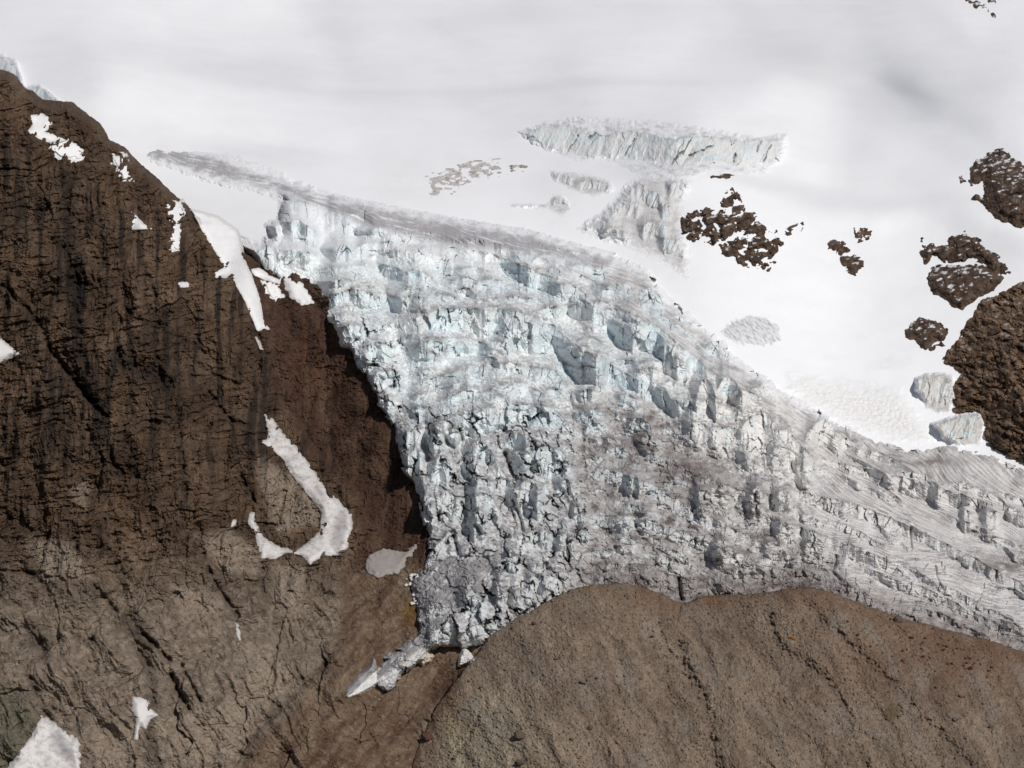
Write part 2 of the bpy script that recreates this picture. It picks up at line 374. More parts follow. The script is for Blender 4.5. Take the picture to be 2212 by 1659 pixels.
# ================================================================== MORAINE HILL (setting)
mxs = axis(385, 1190, 0.85); mys = axis(560, 850, 0.85)
MX, MY = np.meshgrid(mxs, mys)
mor_poly = P2R([(880, 1850), (890, 1680), (905, 1600), (935, 1540), (985, 1470), (1025, 1420), (1060, 1372), (1100, 1345), (1160, 1312), (1230, 1275), (1290, 1262), (1350, 1260), (1410, 1276), (1450, 1298), (1475, 1306), (1510, 1292),
                (1560, 1288), (1640, 1286), (1700, 1276), (1745, 1270), (1790, 1282), (1850, 1302), (1900, 1322), (1960, 1342), (2040, 1360), (2110, 1378), (2212, 1410), (2400, 1480), (2600, 1600), (2600, 1850)])
m_in = sdf(mor_poly, mxs, mys) + 2.6 * fbm(MX / 18, MY / 14, 4, 101, .6) + .8 * fbm(MX / 4, MY / 4, 2, 102)
MD = MT.grid(mxs, mys)
mw = MX + 8 * fbm(MX / 40, MY / 40, 3, 103); mh = MY + 6 * fbm(MX / 40, MY / 40, 3, 104)
mrel = 5 * fbm((mw - .45 * mh) / 40, mh / 110, 3, 105) + 1.3 * fbm((mw - .5 * mh) / 16, mh / 60, 3, 106) + 1.7 * fbm(mw / 10, mh / 7, 5, 107, .62) + .8 * fbm(MX / 2.6, MY / 2.2, 2, 108)
sv = voro(MX / 5.5, MY / 4.4, 109); den = fbm(MX / 45, MY / 35, 4, 115)
svm = (sv[2] > .62 - .7 * den); mrel += 1.5 * sst(.28, .06, sv[0]) * svm
sv2 = voro(MX / 2.9, MY / 2.4, 110); mrel += 1.0 * sst(.34, .08, sv2[0]) * (sv2[2] > .5 - .5 * den)
mrel += 3.6 * fbm((mw - .55 * mh) / 30, (mh + .3 * mw) / 60, 4, 116, .5, True) * sst(0, 40, m_in) + 2.2 * fbm(MX / 18, MY / 13, 4, 117, .6)
mst = np.zeros(MX.shape, F); msc = np.zeros(MX.shape, F)
def mgully(pts, w, d, st=.4):
    global mrel
    X = MX + 2.5 * fbm(MX / 10, MY / 10, 3, 111); Y = MY + 2.5 * fbm(MX / 10, MY / 10, 3, 112)
    dd = line_dist(pts, X, Y)
    nz = np.clip(.5 + .9 * fbm(MX / 6, MY / 6, 2, 113), 0, 1)
    mrel -= d * np.exp(-(dd / w) ** 2) * nz
    np.maximum(mst, st * np.exp(-(dd / (w * 1.3)) ** 2) * nz, out=mst)
    np.maximum(msc, np.exp(-(dd / (w * 3.2)) ** 2), out=msc)
mgully(tl('C9', [(560, 700), (640, 900), (760, 950), (880, 1040), (980, 1150), (1060, 1280), (1100, 1450), (1180, 1600), (1230, 1800)]), 4.5, 8, .5)
mgully(tl('C9', [(880, 680), (1050, 820), (1110, 900), (1260, 1020), (1420, 1170), (1560, 1330), (1720, 1480), (1850, 1620), (1950, 1800)]), 4.2, 7, .45)
mgully(tl('C9', [(-20, 860), (0, 960), (60, 1100), (150, 1230), (180, 1320), (190, 1480), (230, 1640), (250, 1800)]), 5.2, 10, .6)
mgully(tl('T7', [(1130, 1130), (1090, 1230), (950, 1330), (1000, 1450), (1050, 1550), (1150, 1659)]), 2.2, 5, .3)
mgully(tl('C8', [(700, 1620), (760, 1540), (820, 1470), (890, 1300)]), 1.6, 4, .25)
mrel += sst(.1, .5, msc) * 1.6 * fbm(MX / 2.6, MY / 2.6, 3, 114, .7)
# two rounded humps on the crest
for hx, hy, hr, ha in [(797, 598, 10, 5), (814, 600, 9, 5), (700, 596, 12, 3)]:
    mrel += ha * np.exp(-(((MX - hx) / hr) ** 2 + ((MY - hy) / (hr * .6)) ** 2))
MD = MD - mrel + np.clip(-m_in, 0, 60) * 40.0 + 5 * np.exp(-np.clip(m_in, 0, 60) / 2.5)
MP = world(MX, MY, MD)
streak = sst(-.45, .45, fbm((mw - .5 * mh) / 24, mh / 60, 5, 121, .62)); v2 = sst(-.4, .5, fbm(mw / 8, mh / 6, 4, 122)); v1 = sst(-.5, .5, fbm(mw / 70, mh / 60, 3, 123))
col = mix(np.broadcast_to(rgb(.135, .096, .070), MP.shape), rgb(.275, .210, .155), .62 * streak + .3 * v2 + .25 * v1 - .08)
pale = np.exp(-(((MX - 480) / 60) ** 2 + ((MY - 745) / 55) ** 2))
col = mix(col, rgb(.34, .285, .205), np.clip(1.3 * pale, 0, 1) * (.45 + .5 * streak))
yel = np.exp(-(((MX - 455) / 22) ** 2 + ((MY - 715) / 25) ** 2)) * sst(-.2, .4, fbm(mw / 16, mh / 20, 3, 124))
col = mix(col, rgb(.32, .23, .11), np.clip(yel, 0, 1) * .6)
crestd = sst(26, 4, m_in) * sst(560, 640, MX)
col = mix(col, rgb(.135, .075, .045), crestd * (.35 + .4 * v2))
redr = np.exp(-(((MX - 940) / 110) ** 2 + ((MY - 660) / 35) ** 2))
col = mix(col, rgb(.145, .082, .054), np.clip(redr, 0, 1) * .7)
col = mix(col, rgb(.24, .20, .16), .5 * sst(.2, .6, fbm(MX / 3.5, MY / 3, 3, 125)) * sst(.1, .6, msc))
moss = np.exp(-(((MX - 892) / 8) ** 2 + ((MY - 713) / 8) ** 2))
col = mix(col, rgb(.075, .058, .018), np.clip(moss, 0, 1) * .8)
for ox_, oy_ in [(585, 588), (709, 598), (690, 600), (522, 612)]:
    col = mix(col, rgb(.22, .10, .02), np.clip(1.0 * np.exp(-(((MX - ox_) / 6) ** 2 + ((MY - oy_) / 2.2) ** 2)), 0, 1) * .6)
col = mix(col, rgb(.225, .195, .165), .6 * sst(.0, .5, fbm((mw - .4 * mh) / 36, mh / 50, 5, 128, .6)))
dk = sst(.15, .55, fbm((MX - .5 * MY) / 26, MY / 44, 4, 127, .6)); col = mix(col, rgb(.125, .088, .062), dk * .45)
col = mix(col, rgb(.115, .085, .065), .22 * sst(.3, .12, sv[0]) * svm); col = mix(col, rgb(.33, .27, .20), .5 * sst(.3, .12, sv2[0]) * (sv2[2] > .8))
col = mix(col, rgb(.035, .027, .022), np.clip(mst, 0, 1) * .5)
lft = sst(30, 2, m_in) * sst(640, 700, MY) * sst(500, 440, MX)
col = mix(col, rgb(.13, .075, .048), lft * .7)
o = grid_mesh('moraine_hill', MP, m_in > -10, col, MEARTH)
tag(o, 'rounded tan moraine hill of gravel in front of the glacier', 'hill', kind='structure')

# ================================================================== GLACIER
gxs = axis(88, 1170, 0.8); gys = axis(118, 730, 0.8)
GX, GY = np.meshgrid(gxs, gys)
gl_poly = P2R([(170, 262), (330, 303), (500, 344), (640, 393), (760, 428), (880, 450), (1000, 473), (1150, 498), (1250, 528), (1330, 548), (1400, 588), (1440, 640), (1500, 690), (1560, 738), (1600, 785), (1700, 848), (1790, 905),
               (1880, 950), (1960, 978), (2050, 968), (2130, 982), (2212, 1015), (2350, 1070), (2560, 1150), (2560, 1560), (2212, 1480), (1960, 1420), (1700, 1370), (1400, 1370), (1250, 1350), (1120, 1362), (1075, 1372), (1040, 1388),
               (1000, 1398), (955, 1395), (938, 1402), (925, 1425), (880, 1445), (868, 1462), (845, 1484), (830, 1492), (812, 1478), (808, 1446), (822, 1428), (850, 1408), (880, 1390), (906, 1368), (907, 1320), (893, 1290), (892, 1262), (905, 1235),
               (918, 1205), (930, 1180), (918, 1140), (906, 1085), (893, 1040), (868, 1003), (856, 962), (846, 915), (822, 882), (802, 832), (772, 792), (766, 756), (738, 748), (716, 702), (694, 662), (682, 622), (655, 604), (600, 606), (566, 596),
               (546, 562), (514, 532), (512, 522), (562, 524), (586, 510), (576, 486), (604, 470), (606, 440), (616, 430), (560, 414), (450, 386), (330, 348), (250, 318), (190, 290)])
g_raw = sdf(gl_poly, gxs, gys, 2.0)
vm = voro(GX / 9 + .3 * fbm(GX / 8, GY / 8, 2, 271), GY / 9, 272)
g_in = g_raw + 5.0 * (vm[2] - .5) * sst(14, 2, g_raw) * sst(230, 260, GY) + (1.6 + 3.0 * sst(330, 290, GX)) * fbm(GX / 9, GY / 7, 3, 201) + .8 * fbm(GX / 3, GY / 3, 2, 202)
GT = T.grid(gxs, gys)
slope = -np.gradient(blur(GT, 10, 1), axis=0) / 0.8

def zone(poly, a=-8, b=8, nz=6, sd=203): return sst(a, b, sdf(P2R(poly), gxs, gys, 3) + nz * fbm(GX / 16, GY / 16, 3, sd))
z_rib = zone([(150, 250), (330, 300), (480, 342), (640, 395), (800, 435), (1000, 468), (1200, 500), (1330, 540), (1310, 575), (1150, 545), (1000, 535), (800, 490), (640, 428), (560, 418), (440, 388), (330, 355), (240, 320)], -5, 5, 4, 204)
z_smooth = zone([(1300, 545), (1450, 630), (1560, 735), (1700, 845), (1850, 940), (2050, 960), (2250, 1000), (2600, 1100), (2600, 1600), (2212, 1450), (1960, 1380), (1850, 1300), (1760, 1230), (1740, 1120), (1790, 1020), (1700, 900), (1550, 800), (1400, 690), (1250, 590)], -14, 12, 14, 205)
z_rub = zone([(1240, 855), (1400, 865), (1470, 930), (1530, 1000), (1700, 1070), (1740, 1150), (1800, 1210), (1860, 1310), (1740, 1300), (1560, 1320), (1330, 1300), (1240, 1290), (1262, 1150), (1240, 1000)], -16, 14, 16, 206)
z_blk = zone([(720, 690), (860, 690), (870, 850), (980, 890), (1190, 870), (1235, 930), (1245, 1000), (1275, 1180), (1240, 1290), (1080, 1375), (880, 1400), (880, 1200), (860, 1000), (800, 850)], -10, 10, 6, 207)
z_toe = zone([(930, 1210), (1080, 1200), (1040, 1280), (960, 1330), (930, 1420), (700, 1520), (900, 1360), (880, 1260)], -6, 6, 4, 208)
z_up = sst(300, 215, GY)                                    # upper, snowier ice

thick = 11 * (1 - np.exp(-np.clip(g_in, 0, 200) / 4.0)) + 2
thick *= 1 - .75 * np.clip(z_rib, 0, 1)
thick = np.where(z_toe > .3, thick * .8, thick)
face = np.zeros(GX.shape, F); cid = np.full(GX.shape, -1, np.int32); below = np.zeros(GX.shape, F); topm = np.zeros(GX.shape, F)
wob = 1.6 * fbm(GX / 10, GY / 22, 3, 209); wob2 = 3 * fbm(GX / 30, GY / 30, 2, 210)

crests = []
def cr(t, h, pts, k=1.0): crests.append((tl(t, pts), h / TILE[t][2], k))
# upper icefall
cr('T1', 300, [(710, 205), (850, 180), (960, 185), (1040, 230)]); cr('T1', 190, [(1090, 310), (1160, 260), (1280, 300), (1350, 280), (1420, 245), (1480, 290), (1600, 330)])
cr('T1', 200, [(540, 350), (620, 345), (690, 375)]); cr('T1', 180, [(730, 370), (860, 345), (950, 400), (1000, 470)]); cr('T1', 240, [(320, 560), (420, 530), (560, 550), (640, 580), (680, 640)], 1.1)
cr('T1', 140, [(690, 610), (840, 600), (1000, 640)]); cr('T1', 130, [(1430, 430), (1560, 400), (1700, 410), (1840, 460)]); cr('T1', 150, [(1130, 600), (1250, 560), (1330, 600)])
cr('T1', 130, [(1340, 590), (1440, 550), (1640, 520), (1710, 560)]); cr('T1', 230, [(1660, 605), (1800, 600), (1960, 620), (2120, 670), (2230, 720)]); cr('T1', 120, [(1560, 720), (1680, 740), (1750, 780)])
cr('T1', 160, [(1740, 810), (1860, 765), (1960, 810), (2030, 880)]); cr('T1', 160, [(1110, 900), (1200, 850), (1290, 850), (1335, 910)], 1.2); cr('T1', 140, [(1340, 930), (1440, 910), (1530, 935)])
cr('T1', 200, [(1690, 990), (1800, 920), (1920, 940), (1970, 1010)]); cr('T1', 100, [(1980, 1000), (2080, 970), (2230, 1010)])
cr('T1', 240, [(1750, 1170), (1900, 1112), (2060, 1108), (2212, 1110), (2372, 1115), (2672, 1105), (2862, 1140)]); cr('T1', 150, [(1715, 1345), (1850, 1330), (1960, 1360), (2100, 1365), (2212, 1350)])
cr('T1', 270, [(1820, 1490), (1900, 1400), (2010, 1385), (2140, 1425)]); cr('T1', 200, [(1190, 1295), (1300, 1240), (1430, 1265)], 1.2); cr('T1', 130, [(1120, 1205), (1180, 1150), (1260, 1165)])
cr('T1', 240, [(1420, 1440), (1540, 1390), (1620, 1430)]); cr('T1', 90, [(1265, 1495), (1320, 1450), (1370, 1465)]); cr('T1', 160, [(1320, 1570), (1400, 1500), (1450, 1530)])
cr('T1', 150, [(1060, 760), (1180, 740), (1340, 740), (1500, 720)], .6)
cr('T2', 190, [(0, 515), (110, 510), (200, 500), (330, 520), (400, 560), (530, 590), (690, 640)]); cr('T2', 110, [(660, 690), (750, 640), (930, 650)]); cr('T2', 100, [(0, 765), (100, 750), (250, 770), (330, 800)])
cr('T2', 190, [(520, 840), (600, 800), (720, 760), (860, 760), (960, 835)]); cr('T2', 190, [(-30, 860), (100, 830), (180, 880), (260, 850), (420, 860)]); cr('T2', 300, [(780, 930), (880, 890), (1000, 900), (1100, 960), (1190, 1040)])
cr('T2', 340, [(1140, 1060), (1230, 1030), (1390, 1090), (1550, 1130), (1650, 1210)]); cr('T2', 110, [(150, 1055), (350, 1010), (530, 1005), (730, 1025)]); cr('T2', 280, [(390, 1310), (480, 1260), (620, 1215), (740, 1240)])
cr('T2', 180, [(630, 1345), (760, 1330), (880, 1350), (1000, 1405)], .7); cr('T2', 130, [(-10, 1365), (120, 1350), (260, 1420), (400, 1500), (490, 1570)]); cr('T2', 200, [(970, 1410), (1110, 1360), (1190, 1350), (1300, 1440)], .55)
cr('T2', 230, [(1480, 1160), (1650, 1250), (1850, 1400), (2000, 1500)]); cr('T2', 110, [(1400, 1545), (1560, 1560), (1850, 1565)]); cr('T2', 180, [(1000, 1530), (1150, 1500), (1320, 1505)])
cr('T2', 180, [(930, 745), (1100, 720), (1300, 750)], .8); cr('T2', 170, [(1240, 970), (1330, 900), (1480, 900), (1540, 945)], .9); cr('T2', 200, [(1560, 960), (1680, 930), (1800, 1010)], .6)
# right-hand pyramids
cr('T3', 190, [(830, 610), (880, 480), (920, 460), (970, 520), (1010, 630)]); cr('T3', 220, [(1000, 570), (1060, 470), (1120, 445), (1170, 500), (1240, 590)]); cr('T3', 260, [(1180, 650), (1240, 560), (1340, 540), (1480, 480), (1560, 570)])
cr('T3', 200, [(720, 665), (850, 650), (1000, 650), (1100, 700), (1250, 780)]); cr('T3', 240, [(710, 820), (850, 850), (1000, 880), (1170, 870)]); cr('T3', 520, [(1200, 900), (1300, 790), (1390, 740), (1450, 780), (1540, 880)], .8)
cr('T3', 400, [(1520, 910), (1620, 890), (1700, 990), (1850, 1150)], .8); cr('T3', 230, [(1780, 950), (1860, 840), (1930, 805), (2000, 860), (2060, 980)]); cr('T3', 150, [(480, 500), (560, 560), (620, 640), (720, 665)])
cr('T3', 180, [(625, 250), (720, 330), (770, 425)]); cr('T3', 110, [(515, 205), (570, 175), (625, 195)]); cr('T3', 170, [(290, 405), (420, 360), (510, 385)]); cr('T3', 110, [(880, 180), (960, 150), (1080, 200), (1130, 250)], .7)
cr('T3', 130, [(230, 870), (300, 800), (390, 800), (440, 880)], 1.2); cr('T3', 140, [(230, 1340), (290, 1290), (370, 1330)], 1.2); cr('T3', 120, [(810, 1445), (900, 1420), (990, 1445)]); cr('T3', 200, [(1270, 1460), (1350, 1400), (1440, 1460)])
cr('T3', 190, [(1500, 1440), (1600, 1425), (1670, 1485)]); cr('T3', 100, [(1000, 1385), (1090, 1365), (1180, 1375)]); cr('T3', 120, [(320, 985), (420, 955), (550, 990)])
# right sheet
cr('T4', 200, [(1040, 840), (1150, 820), (1380, 850), (1470, 950), (1560, 920), (1700, 920), (1780, 960), (1930, 985)]); cr('T4', 110, [(1990, 1040), (2080, 1130), (2230, 1195)]); cr('T4', 170, [(1670, 1180), (1720, 1165), (1770, 1200)], .8)
cr('T4', 190, [(1850, 1195), (1940, 1175), (2010, 1190)], .8); cr('T4', 110, [(630, 545), (700, 535), (810, 635)]); cr('T4', 70, [(490, 1055), (520, 1110), (700, 1220)]); cr('T4', 180, [(310, 1440), (400, 1395), (500, 1460)]); cr('T4', 190, [(65, 1285), (150, 1270), (225, 1290)])
cr('T8', 60, [(920, 395), (1050, 520), (1230, 640)], .9); cr('T8', 60, [(1210, 770), (1340, 850), (1500, 960)], .9); cr('T8', 150, [(620, 700), (760, 640), (950, 660), (1150, 720)], .6); cr('T8', 120, [(640, 900), (760, 980), (900, 1050)], 1.0)
# lower blocky fall
cr('T5', 100, [(575, 275), (680, 248), (775, 262)]); cr('T5', 150, [(590, 380), (680, 360), (770, 375)]); cr('T5', 220, [(825, 315), (900, 280), (1060, 220), (1180, 212)]); cr('T5', 270, [(1190, 255), (1320, 180), (1450, 165), (1600, 175)]); cr('T5', 160, [(1620, 195), (1700, 240), (1790, 320)])
cr('T5', 170, [(465, 600), (640, 560), (850, 500), (950, 490)]); cr('T5', 210, [(945, 545), (1010, 480), (1150, 425), (1270, 380), (1350, 425)]); cr('T5', 230, [(740, 580), (840, 530), (885, 610)], 1.2); cr('T5', 160, [(890, 560), (960, 540), (1020, 650)], 1.2)
cr('T5', 220, [(1070, 710), (1170, 650), (1240, 700), (1330, 840)], 1.3); cr('T5', 130, [(1395, 665), (1500, 590), (1640, 640), (1760, 710)]); cr('T5', 290, [(1500, 760), (1640, 700), (1760, 700), (1880, 740), (1970, 890)], 1.2); cr('T5', 200, [(545, 800), (620, 715), (690, 790)], 1.2)
cr('T5', 230, [(750, 850), (830, 790), (930, 840)], 1.2); cr('T5', 140, [(1010, 910), (1100, 860), (1180, 875)], 1.3); cr('T5', 160, [(1085, 1060), (1190, 960), (1310, 1030)], 1.2); cr('T5', 300, [(1470, 1090), (1560, 1000), (1660, 1050), (1730, 1150)], 1.3)
cr('T5', 260, [(800, 1140), (900, 1100), (1030, 1190)], 1.2); cr('T5', 180, [(1080, 1170), (1180, 1100), (1290, 1170), (1340, 1250)], 1.2); cr('T5', 100, [(1640, 1150), (1740, 1040), (1780, 1130)]); cr('T5', 150, [(1830, 1030), (1920, 985), (1990, 1070)], 1.1)
cr('T5', 300, [(660, 1180), (720, 1115), (790, 1145)], 1.1); cr('T5', 150, [(1510, 1490), (1620, 1440), (1840, 1455)], 1.1); cr('T5', 200, [(1845, 1500), (1930, 1450), (2000, 1530)], 1.1); cr('T5', 170, [(230, 130), (300, 60), (420, 40), (510, 105)])
cr('T5', 200, [(255, 275), (350, 268), (420, 300)]); cr('T5', 220, [(470, 790), (540, 750), (570, 790)]); cr('T5', 150, [(595, 965), (650, 945), (690, 985)]); cr('T5', 200, [(1320, 880), (1400, 960), (1470, 1080)], .9)
cr('T5', 150, [(2030, 1430), (2080, 1390), (2130, 1450)], 1.0); cr('T5', 160, [(1970, 1230), (2020, 1210), (2060, 1260)], 1.0); cr('T5', 240, [(1090, 1330), (1160, 1270), (1240, 1330)], 1.3)
# toe
cr('T6', 150, [(865, 310), (1000, 180), (1110, 40)], 1.0); cr('T6', 240, [(1170, 660), (1230, 610), (1310, 610), (1375, 690)], 1.1); cr('T6', 230, [(1470, 590), (1510, 550), (1560, 600)], 1.1); cr('T6', 180, [(1750, 490), (1850, 458), (1930, 530)], 1.1)
cr('T6', 180, [(1930, 480), (1990, 450), (2065, 550)], 1.1); cr('T6', 190, [(1550, 280), (1610, 250), (1690, 320)], 1.1); cr('T6', 190, [(880, 970), (960, 920), (1090, 860), (1170, 890)], 1.0); cr('T6', 110, [(1170, 960), (1300, 900), (1480, 870)], .9)
cr('T6', 160, [(1600, 680), (1640, 640), (1690, 700)], 1.0)
# dirty ridges
cr('C2', 40, [(1200, 1560), (1400, 1600), (1600, 1650)], .5)
cr('T7', 130, [(560, 560), (640, 520), (760, 570)], 1.1); cr('T7', 110, [(900, 650), (990, 690), (1090, 750)], .9); cr('T7', 150, [(1270, 140), (1400, 120), (1560, 170)], 1.0); cr('T7', 120, [(760, 350), (840, 320), (910, 350)], 1.1)
cr('T7', 140, [(1410, 590), (1480, 540), (1560, 590)], 1.0); cr('T7', 90, [(1580, 840), (1640, 815), (1710, 850)], .9)

for h_, k_, pl in [(20, .75, [(870, 700), (940, 668), (1080, 664), (1180, 690), (1240, 742), (1340, 800), (1450, 852)]), (16, .45, [(760, 562), (860, 540), (960, 532), (1060, 546), (1200, 602), (1330, 692), (1480, 772)]),
                     (13, .4, [(820, 500), (960, 502), (1100, 530), (1250, 590), (1400, 662), (1500, 722)]), (18, .45, [(1280, 664), (1350, 668), (1420, 702), (1500, 772), (1570, 826), (1640, 872), (1740, 935)]),
                     (18, .7, [(880, 835), (1000, 795), (1100, 782), (1200, 800), (1240, 850)]), (20, .7, [(890, 925), (1000, 892), (1100, 872), (1200, 882), (1236, 925)]),
                     (13, .7, [(1680, 1050), (1850, 1088), (2000, 1150), (2212, 1262), (2400, 1360)]), (12, .7, [(1560, 1098), (1700, 1128), (1850, 1180), (2000, 1242), (2180, 1335)]),
                     (14, .7, [(1440, 985), (1560, 1046), (1700, 1082), (1780, 1130)]), (10, .6, [(1780, 990), (1950, 1030), (2120, 1080), (2300, 1150)]), (16, .7, [(1290, 1010), (1400, 1040), (1500, 1100), (1640, 1170)]),
                     (14, .7, [(1270, 1110), (1400, 1120), (1540, 1170), (1680, 1230)]), (9, .7, [(1880, 1230), (2000, 1270), (2120, 1330), (2260, 1390)]), (16, .6, [(690, 640), (760, 625), (850, 640), (960, 640)])]:
    crests.append((P2R(pl), h_, k_))
rr = random.Random(5)
n_traced = len(crests)
tries = 0; extra = []
EX = [(x, y) for pts, h, k in crests for x, y in pts]
while len(extra) < 150 and tries < 6000:
    tries += 1
    x = rr.uniform(250, 1060); y = rr.uniform(215, 690)
    i = int((x - gxs[0]) / .8); j = int((y - gys[0]) / .8)
    if g_in[j, i] < 4 or z_rib[j, i] > .4 or (z_blk[j, i] > .5 and rr.random() < .75): continue
    if min((abs(x - a) * .7 + abs(y - b)) for a, b in EX) < (7 if z_rub[j, i] > .5 else 9): continue
    if y < 380 and rr.random() < .6: continue
    if z_smooth[j, i] > .5:
        if rr.random() < .45: continue
        hw = rr.uniform(8, 30); sl = rr.uniform(.30, .62); rise = hw * .12; hh = rr.uniform(3.5, 9)
    else:
        hw = rr.uniform(4.5, 13); sl = rr.uniform(-.15, .45); rise = hw * rr.uniform(.15, .5); hh = hw * rr.uniform(.6, 1.3)
    pts = [(x + hw * u_, y + sl * hw * u_ + rise * u_ * u_ - rise * .5) for u_ in (-1, -.5, 0, .5, 1)]
    extra.append((pts, hh, rr.uniform(.7, 1.2))); EX.append((x, y))
crests += extra
order = sorted(range(len(crests)), key=lambda q: np.mean([b for a, b in crests[q][0]]))
for ci in order:
    pts, h, kk = crests[ci]
    if True: pass
for ci, (pts, h, kk) in [(q, crests[q]) for q in order]:
    p = np.array(pts); x0, x1 = p[0, 0], p[-1, 0]; m = .22 * (x1 - x0) + 1.5
    w = .45 * h + 3
    i0, i1 = np.searchsorted(gxs, [x0 - m - 1, x1 + m + 1]); j0, j1 = np.searchsorted(gys, [p[:, 1].min() - 4 * w, p[:, 1].max() + 1.4 * h])
    i0 = max(i0, 0); i1 = min(i1, len(gxs)); j0 = max(j0, 0); j1 = min(j1, len(gys))
    if i1 - i0 < 2 or j1 - j0 < 2: continue
    s = (slice(j0, j1), slice(i0, i1))
    X = GX[s] + .5 * wob[s]; cy = np.interp(X, p[:, 0], p[:, 1]) + wob[s]
    win = sst(x0 - m, x0 + m, X) * sst(x1 + m, x1 - m, X)
    t = GY[s] - cy
    hh = h * (.55 + .45 * win) + wob2[s]
    A = np.clip(float(np.median(slope[s])) * h * .92 * kk * (1 - .3 * min(1.0, abs(p[-1, 1] - p[0, 1]) / (x1 - x0 + 1e-6))), 3, 40)
    up = np.exp(np.clip(t, -80, 0) / w)
    dn = 1 - np.clip(t / hh, 0, 1) ** 1.15
    b = A * win * np.where(t < 0, up, dn)
    thick[s] += b
    fm = win * sst(-.6, .6, t) * sst(hh * 1.12, hh * .8, t)
    tm = win * sst(.9, -.5, t) * sst(-.32 * h - 2.0, -.10 * h - .5, t)
    face[s] *= 1 - tm
    topm[s] *= 1 - fm
    below[s] *= 1 - .8 * fm
    if ci < n_traced: cid[s] = np.where(fm > .45, ci, np.where(tm > .6, -1, cid[s]))
    face[s] = np.maximum(face[s], fm)
    topm[s] = np.maximum(topm[s], tm)
    below[s] = np.maximum(below[s], win * np.exp(-np.abs(t - .6) / 1.6))
lim = np.clip(slope, .3, 6) * .8 * (1.02 + .3 * fbm(GX / 12, GY / 12, 3, 275))
for j in range(1, len(gys)): thick[j] = np.maximum(thick[j], thick[j - 1] - lim[j])
sidel = 1.9 + 1.0 * fbm(GX / 10, GY / 14, 3, 278) + 2.0 * sst(370, 420, GY)
for i in range(len(gxs) - 2, -1, -1): thick[:, i] = np.maximum(thick[:, i], np.where(g_in[:, i] > 2, thick[:, i + 1] - sidel[:, i], thick[:, i]))
# columns and cracks on the ice faces
cw = GX + 3.0 * fbm(GX / 14, GY / 30, 3, 211)
f1, e1, r1, r2, ox, oy = voro(cw / 7.5, GY / 30 + .4 * fbm(GX / 12, GY / 12, 2, 212), 213)
ckm = sst(.05, .45, fbm(GX / 16, GY / 20, 2, 234))
ckm = ckm * (r2 > .6)
colm = ox * 7.5 * (r1 - .5) * .5 - 2.4 * sst(.07, .0, e1) * ckm + 2.0 * fbm(cw / 9, GY / 26, 3, 235, .45) + .8 * fbm(GX / 10, GY / 10, 3, 236, .5)
fck = cracks_at(cw / 22, GY / 75, .020, 258, 3) * sst(-.15, .25, fbm(GX / 26, GY / 26, 2, 260))
tilt = voro(GX / 11 + .35 * fbm(GX / 14, GY / 14, 2, 261), GY / 17 + .35 * fbm(GX / 14, GY / 14, 2, 262), 263)
thick += (tilt[4] * 11 * (tilt[2] - .5) * 1.5 + tilt[5] * 11 * (tilt[3] - .5) * .7) * np.clip(face, 0, 1)
thick += colm * np.clip(face, 0, 1) * .9 - 4.5 * fck * np.clip(face * 1.2, 0, 1)
# broken blocks of the lower fall, cells drawn out down-slope
u = (GX * .88 - GY * .30) / 14; v = (GY * .80 + GX * .35) / 21
f1, e2, r1, r2, ox, oy = voro(u + .55 * fbm(GX / 14, GY / 14, 4, 214, .6), v + .55 * fbm(GX / 14, GY / 14, 4, 215, .6), 216)
gap = sst(.16, .02, e2) * sst(-.05, .35, fbm(GX / 20, GY / 24, 2, 237))
blk = 8 * (r1 - .3) + ox * (r2 - .5) * 14 + oy * 7 * (r1 - .6) + 4 * (1 - np.clip(f1, 0, 1) ** 2) - 12 * gap + 5 * fbm((GX - .4 * GY) / 24, (GY + .4 * GX) / 30, 3, 238, .42, True)
z_other = np.clip(1 - z_blk - z_rub - z_smooth - z_rib - z_toe, 0, 1)
bck = cracks_at((GX - .45 * GY) / 34, (GY + .3 * GX) / 50, .022, 264, 3) * sst(-.1, .3, fbm(GX / 30, GY / 30, 2, 268))
thick += (blk * 1.15 - 9 * bck) * z_blk * (1 - .7 * z_toe) * 1.05 + .16 * blk * z_other
# medium blocks
f1, e3, r1, r2, ox, oy = voro(GX / 7.5 + .3 * fbm(GX / 8, GY / 8, 2, 217), GY / 6.2 + .3 * fbm(GX / 8, GY / 8, 2, 218), 219)
med = 2.6 * (r1 - .4) + ox * (r2 - .5) * 7 + oy * (r1 - .5) * 5 - 2.0 * sst(.12, .01, e3) * sst(.1, .4, fbm(GX / 12, GY / 12, 2, 239)) + 4.5 * fbm(GX / 13, GY / 10, 4, 240, .5, True)
mck = cracks_at(GX / 20, GY / 15, .022, 265, 3) * sst(-.1, .3, fbm(GX / 24, GY / 20, 2, 266))
med = med - 3.2 * mck
thick += med * (.85 * z_rub + .04 * z_blk + .05 * z_other + .45 * z_toe + .12 * z_smooth * sst(540, 600, GY))
# rubble
f1, e4, r1, r2, ox, oy = voro(GX / 3.4, GY / 2.6, 220)
rub = 2.2 * (r1 - .4) + (1 - f1) * 1.2
thick += rub * (.95 * z_rub * sst(-.35, .25, fbm(GX / 22, GY / 18, 3, 221)) + .06 * z_blk + .05 * z_other + .3 * z_toe)
thick += 1.1 * fbm(GX / 8, GY / 7, 4, 222, .55) * (1 - .5 * z_smooth)
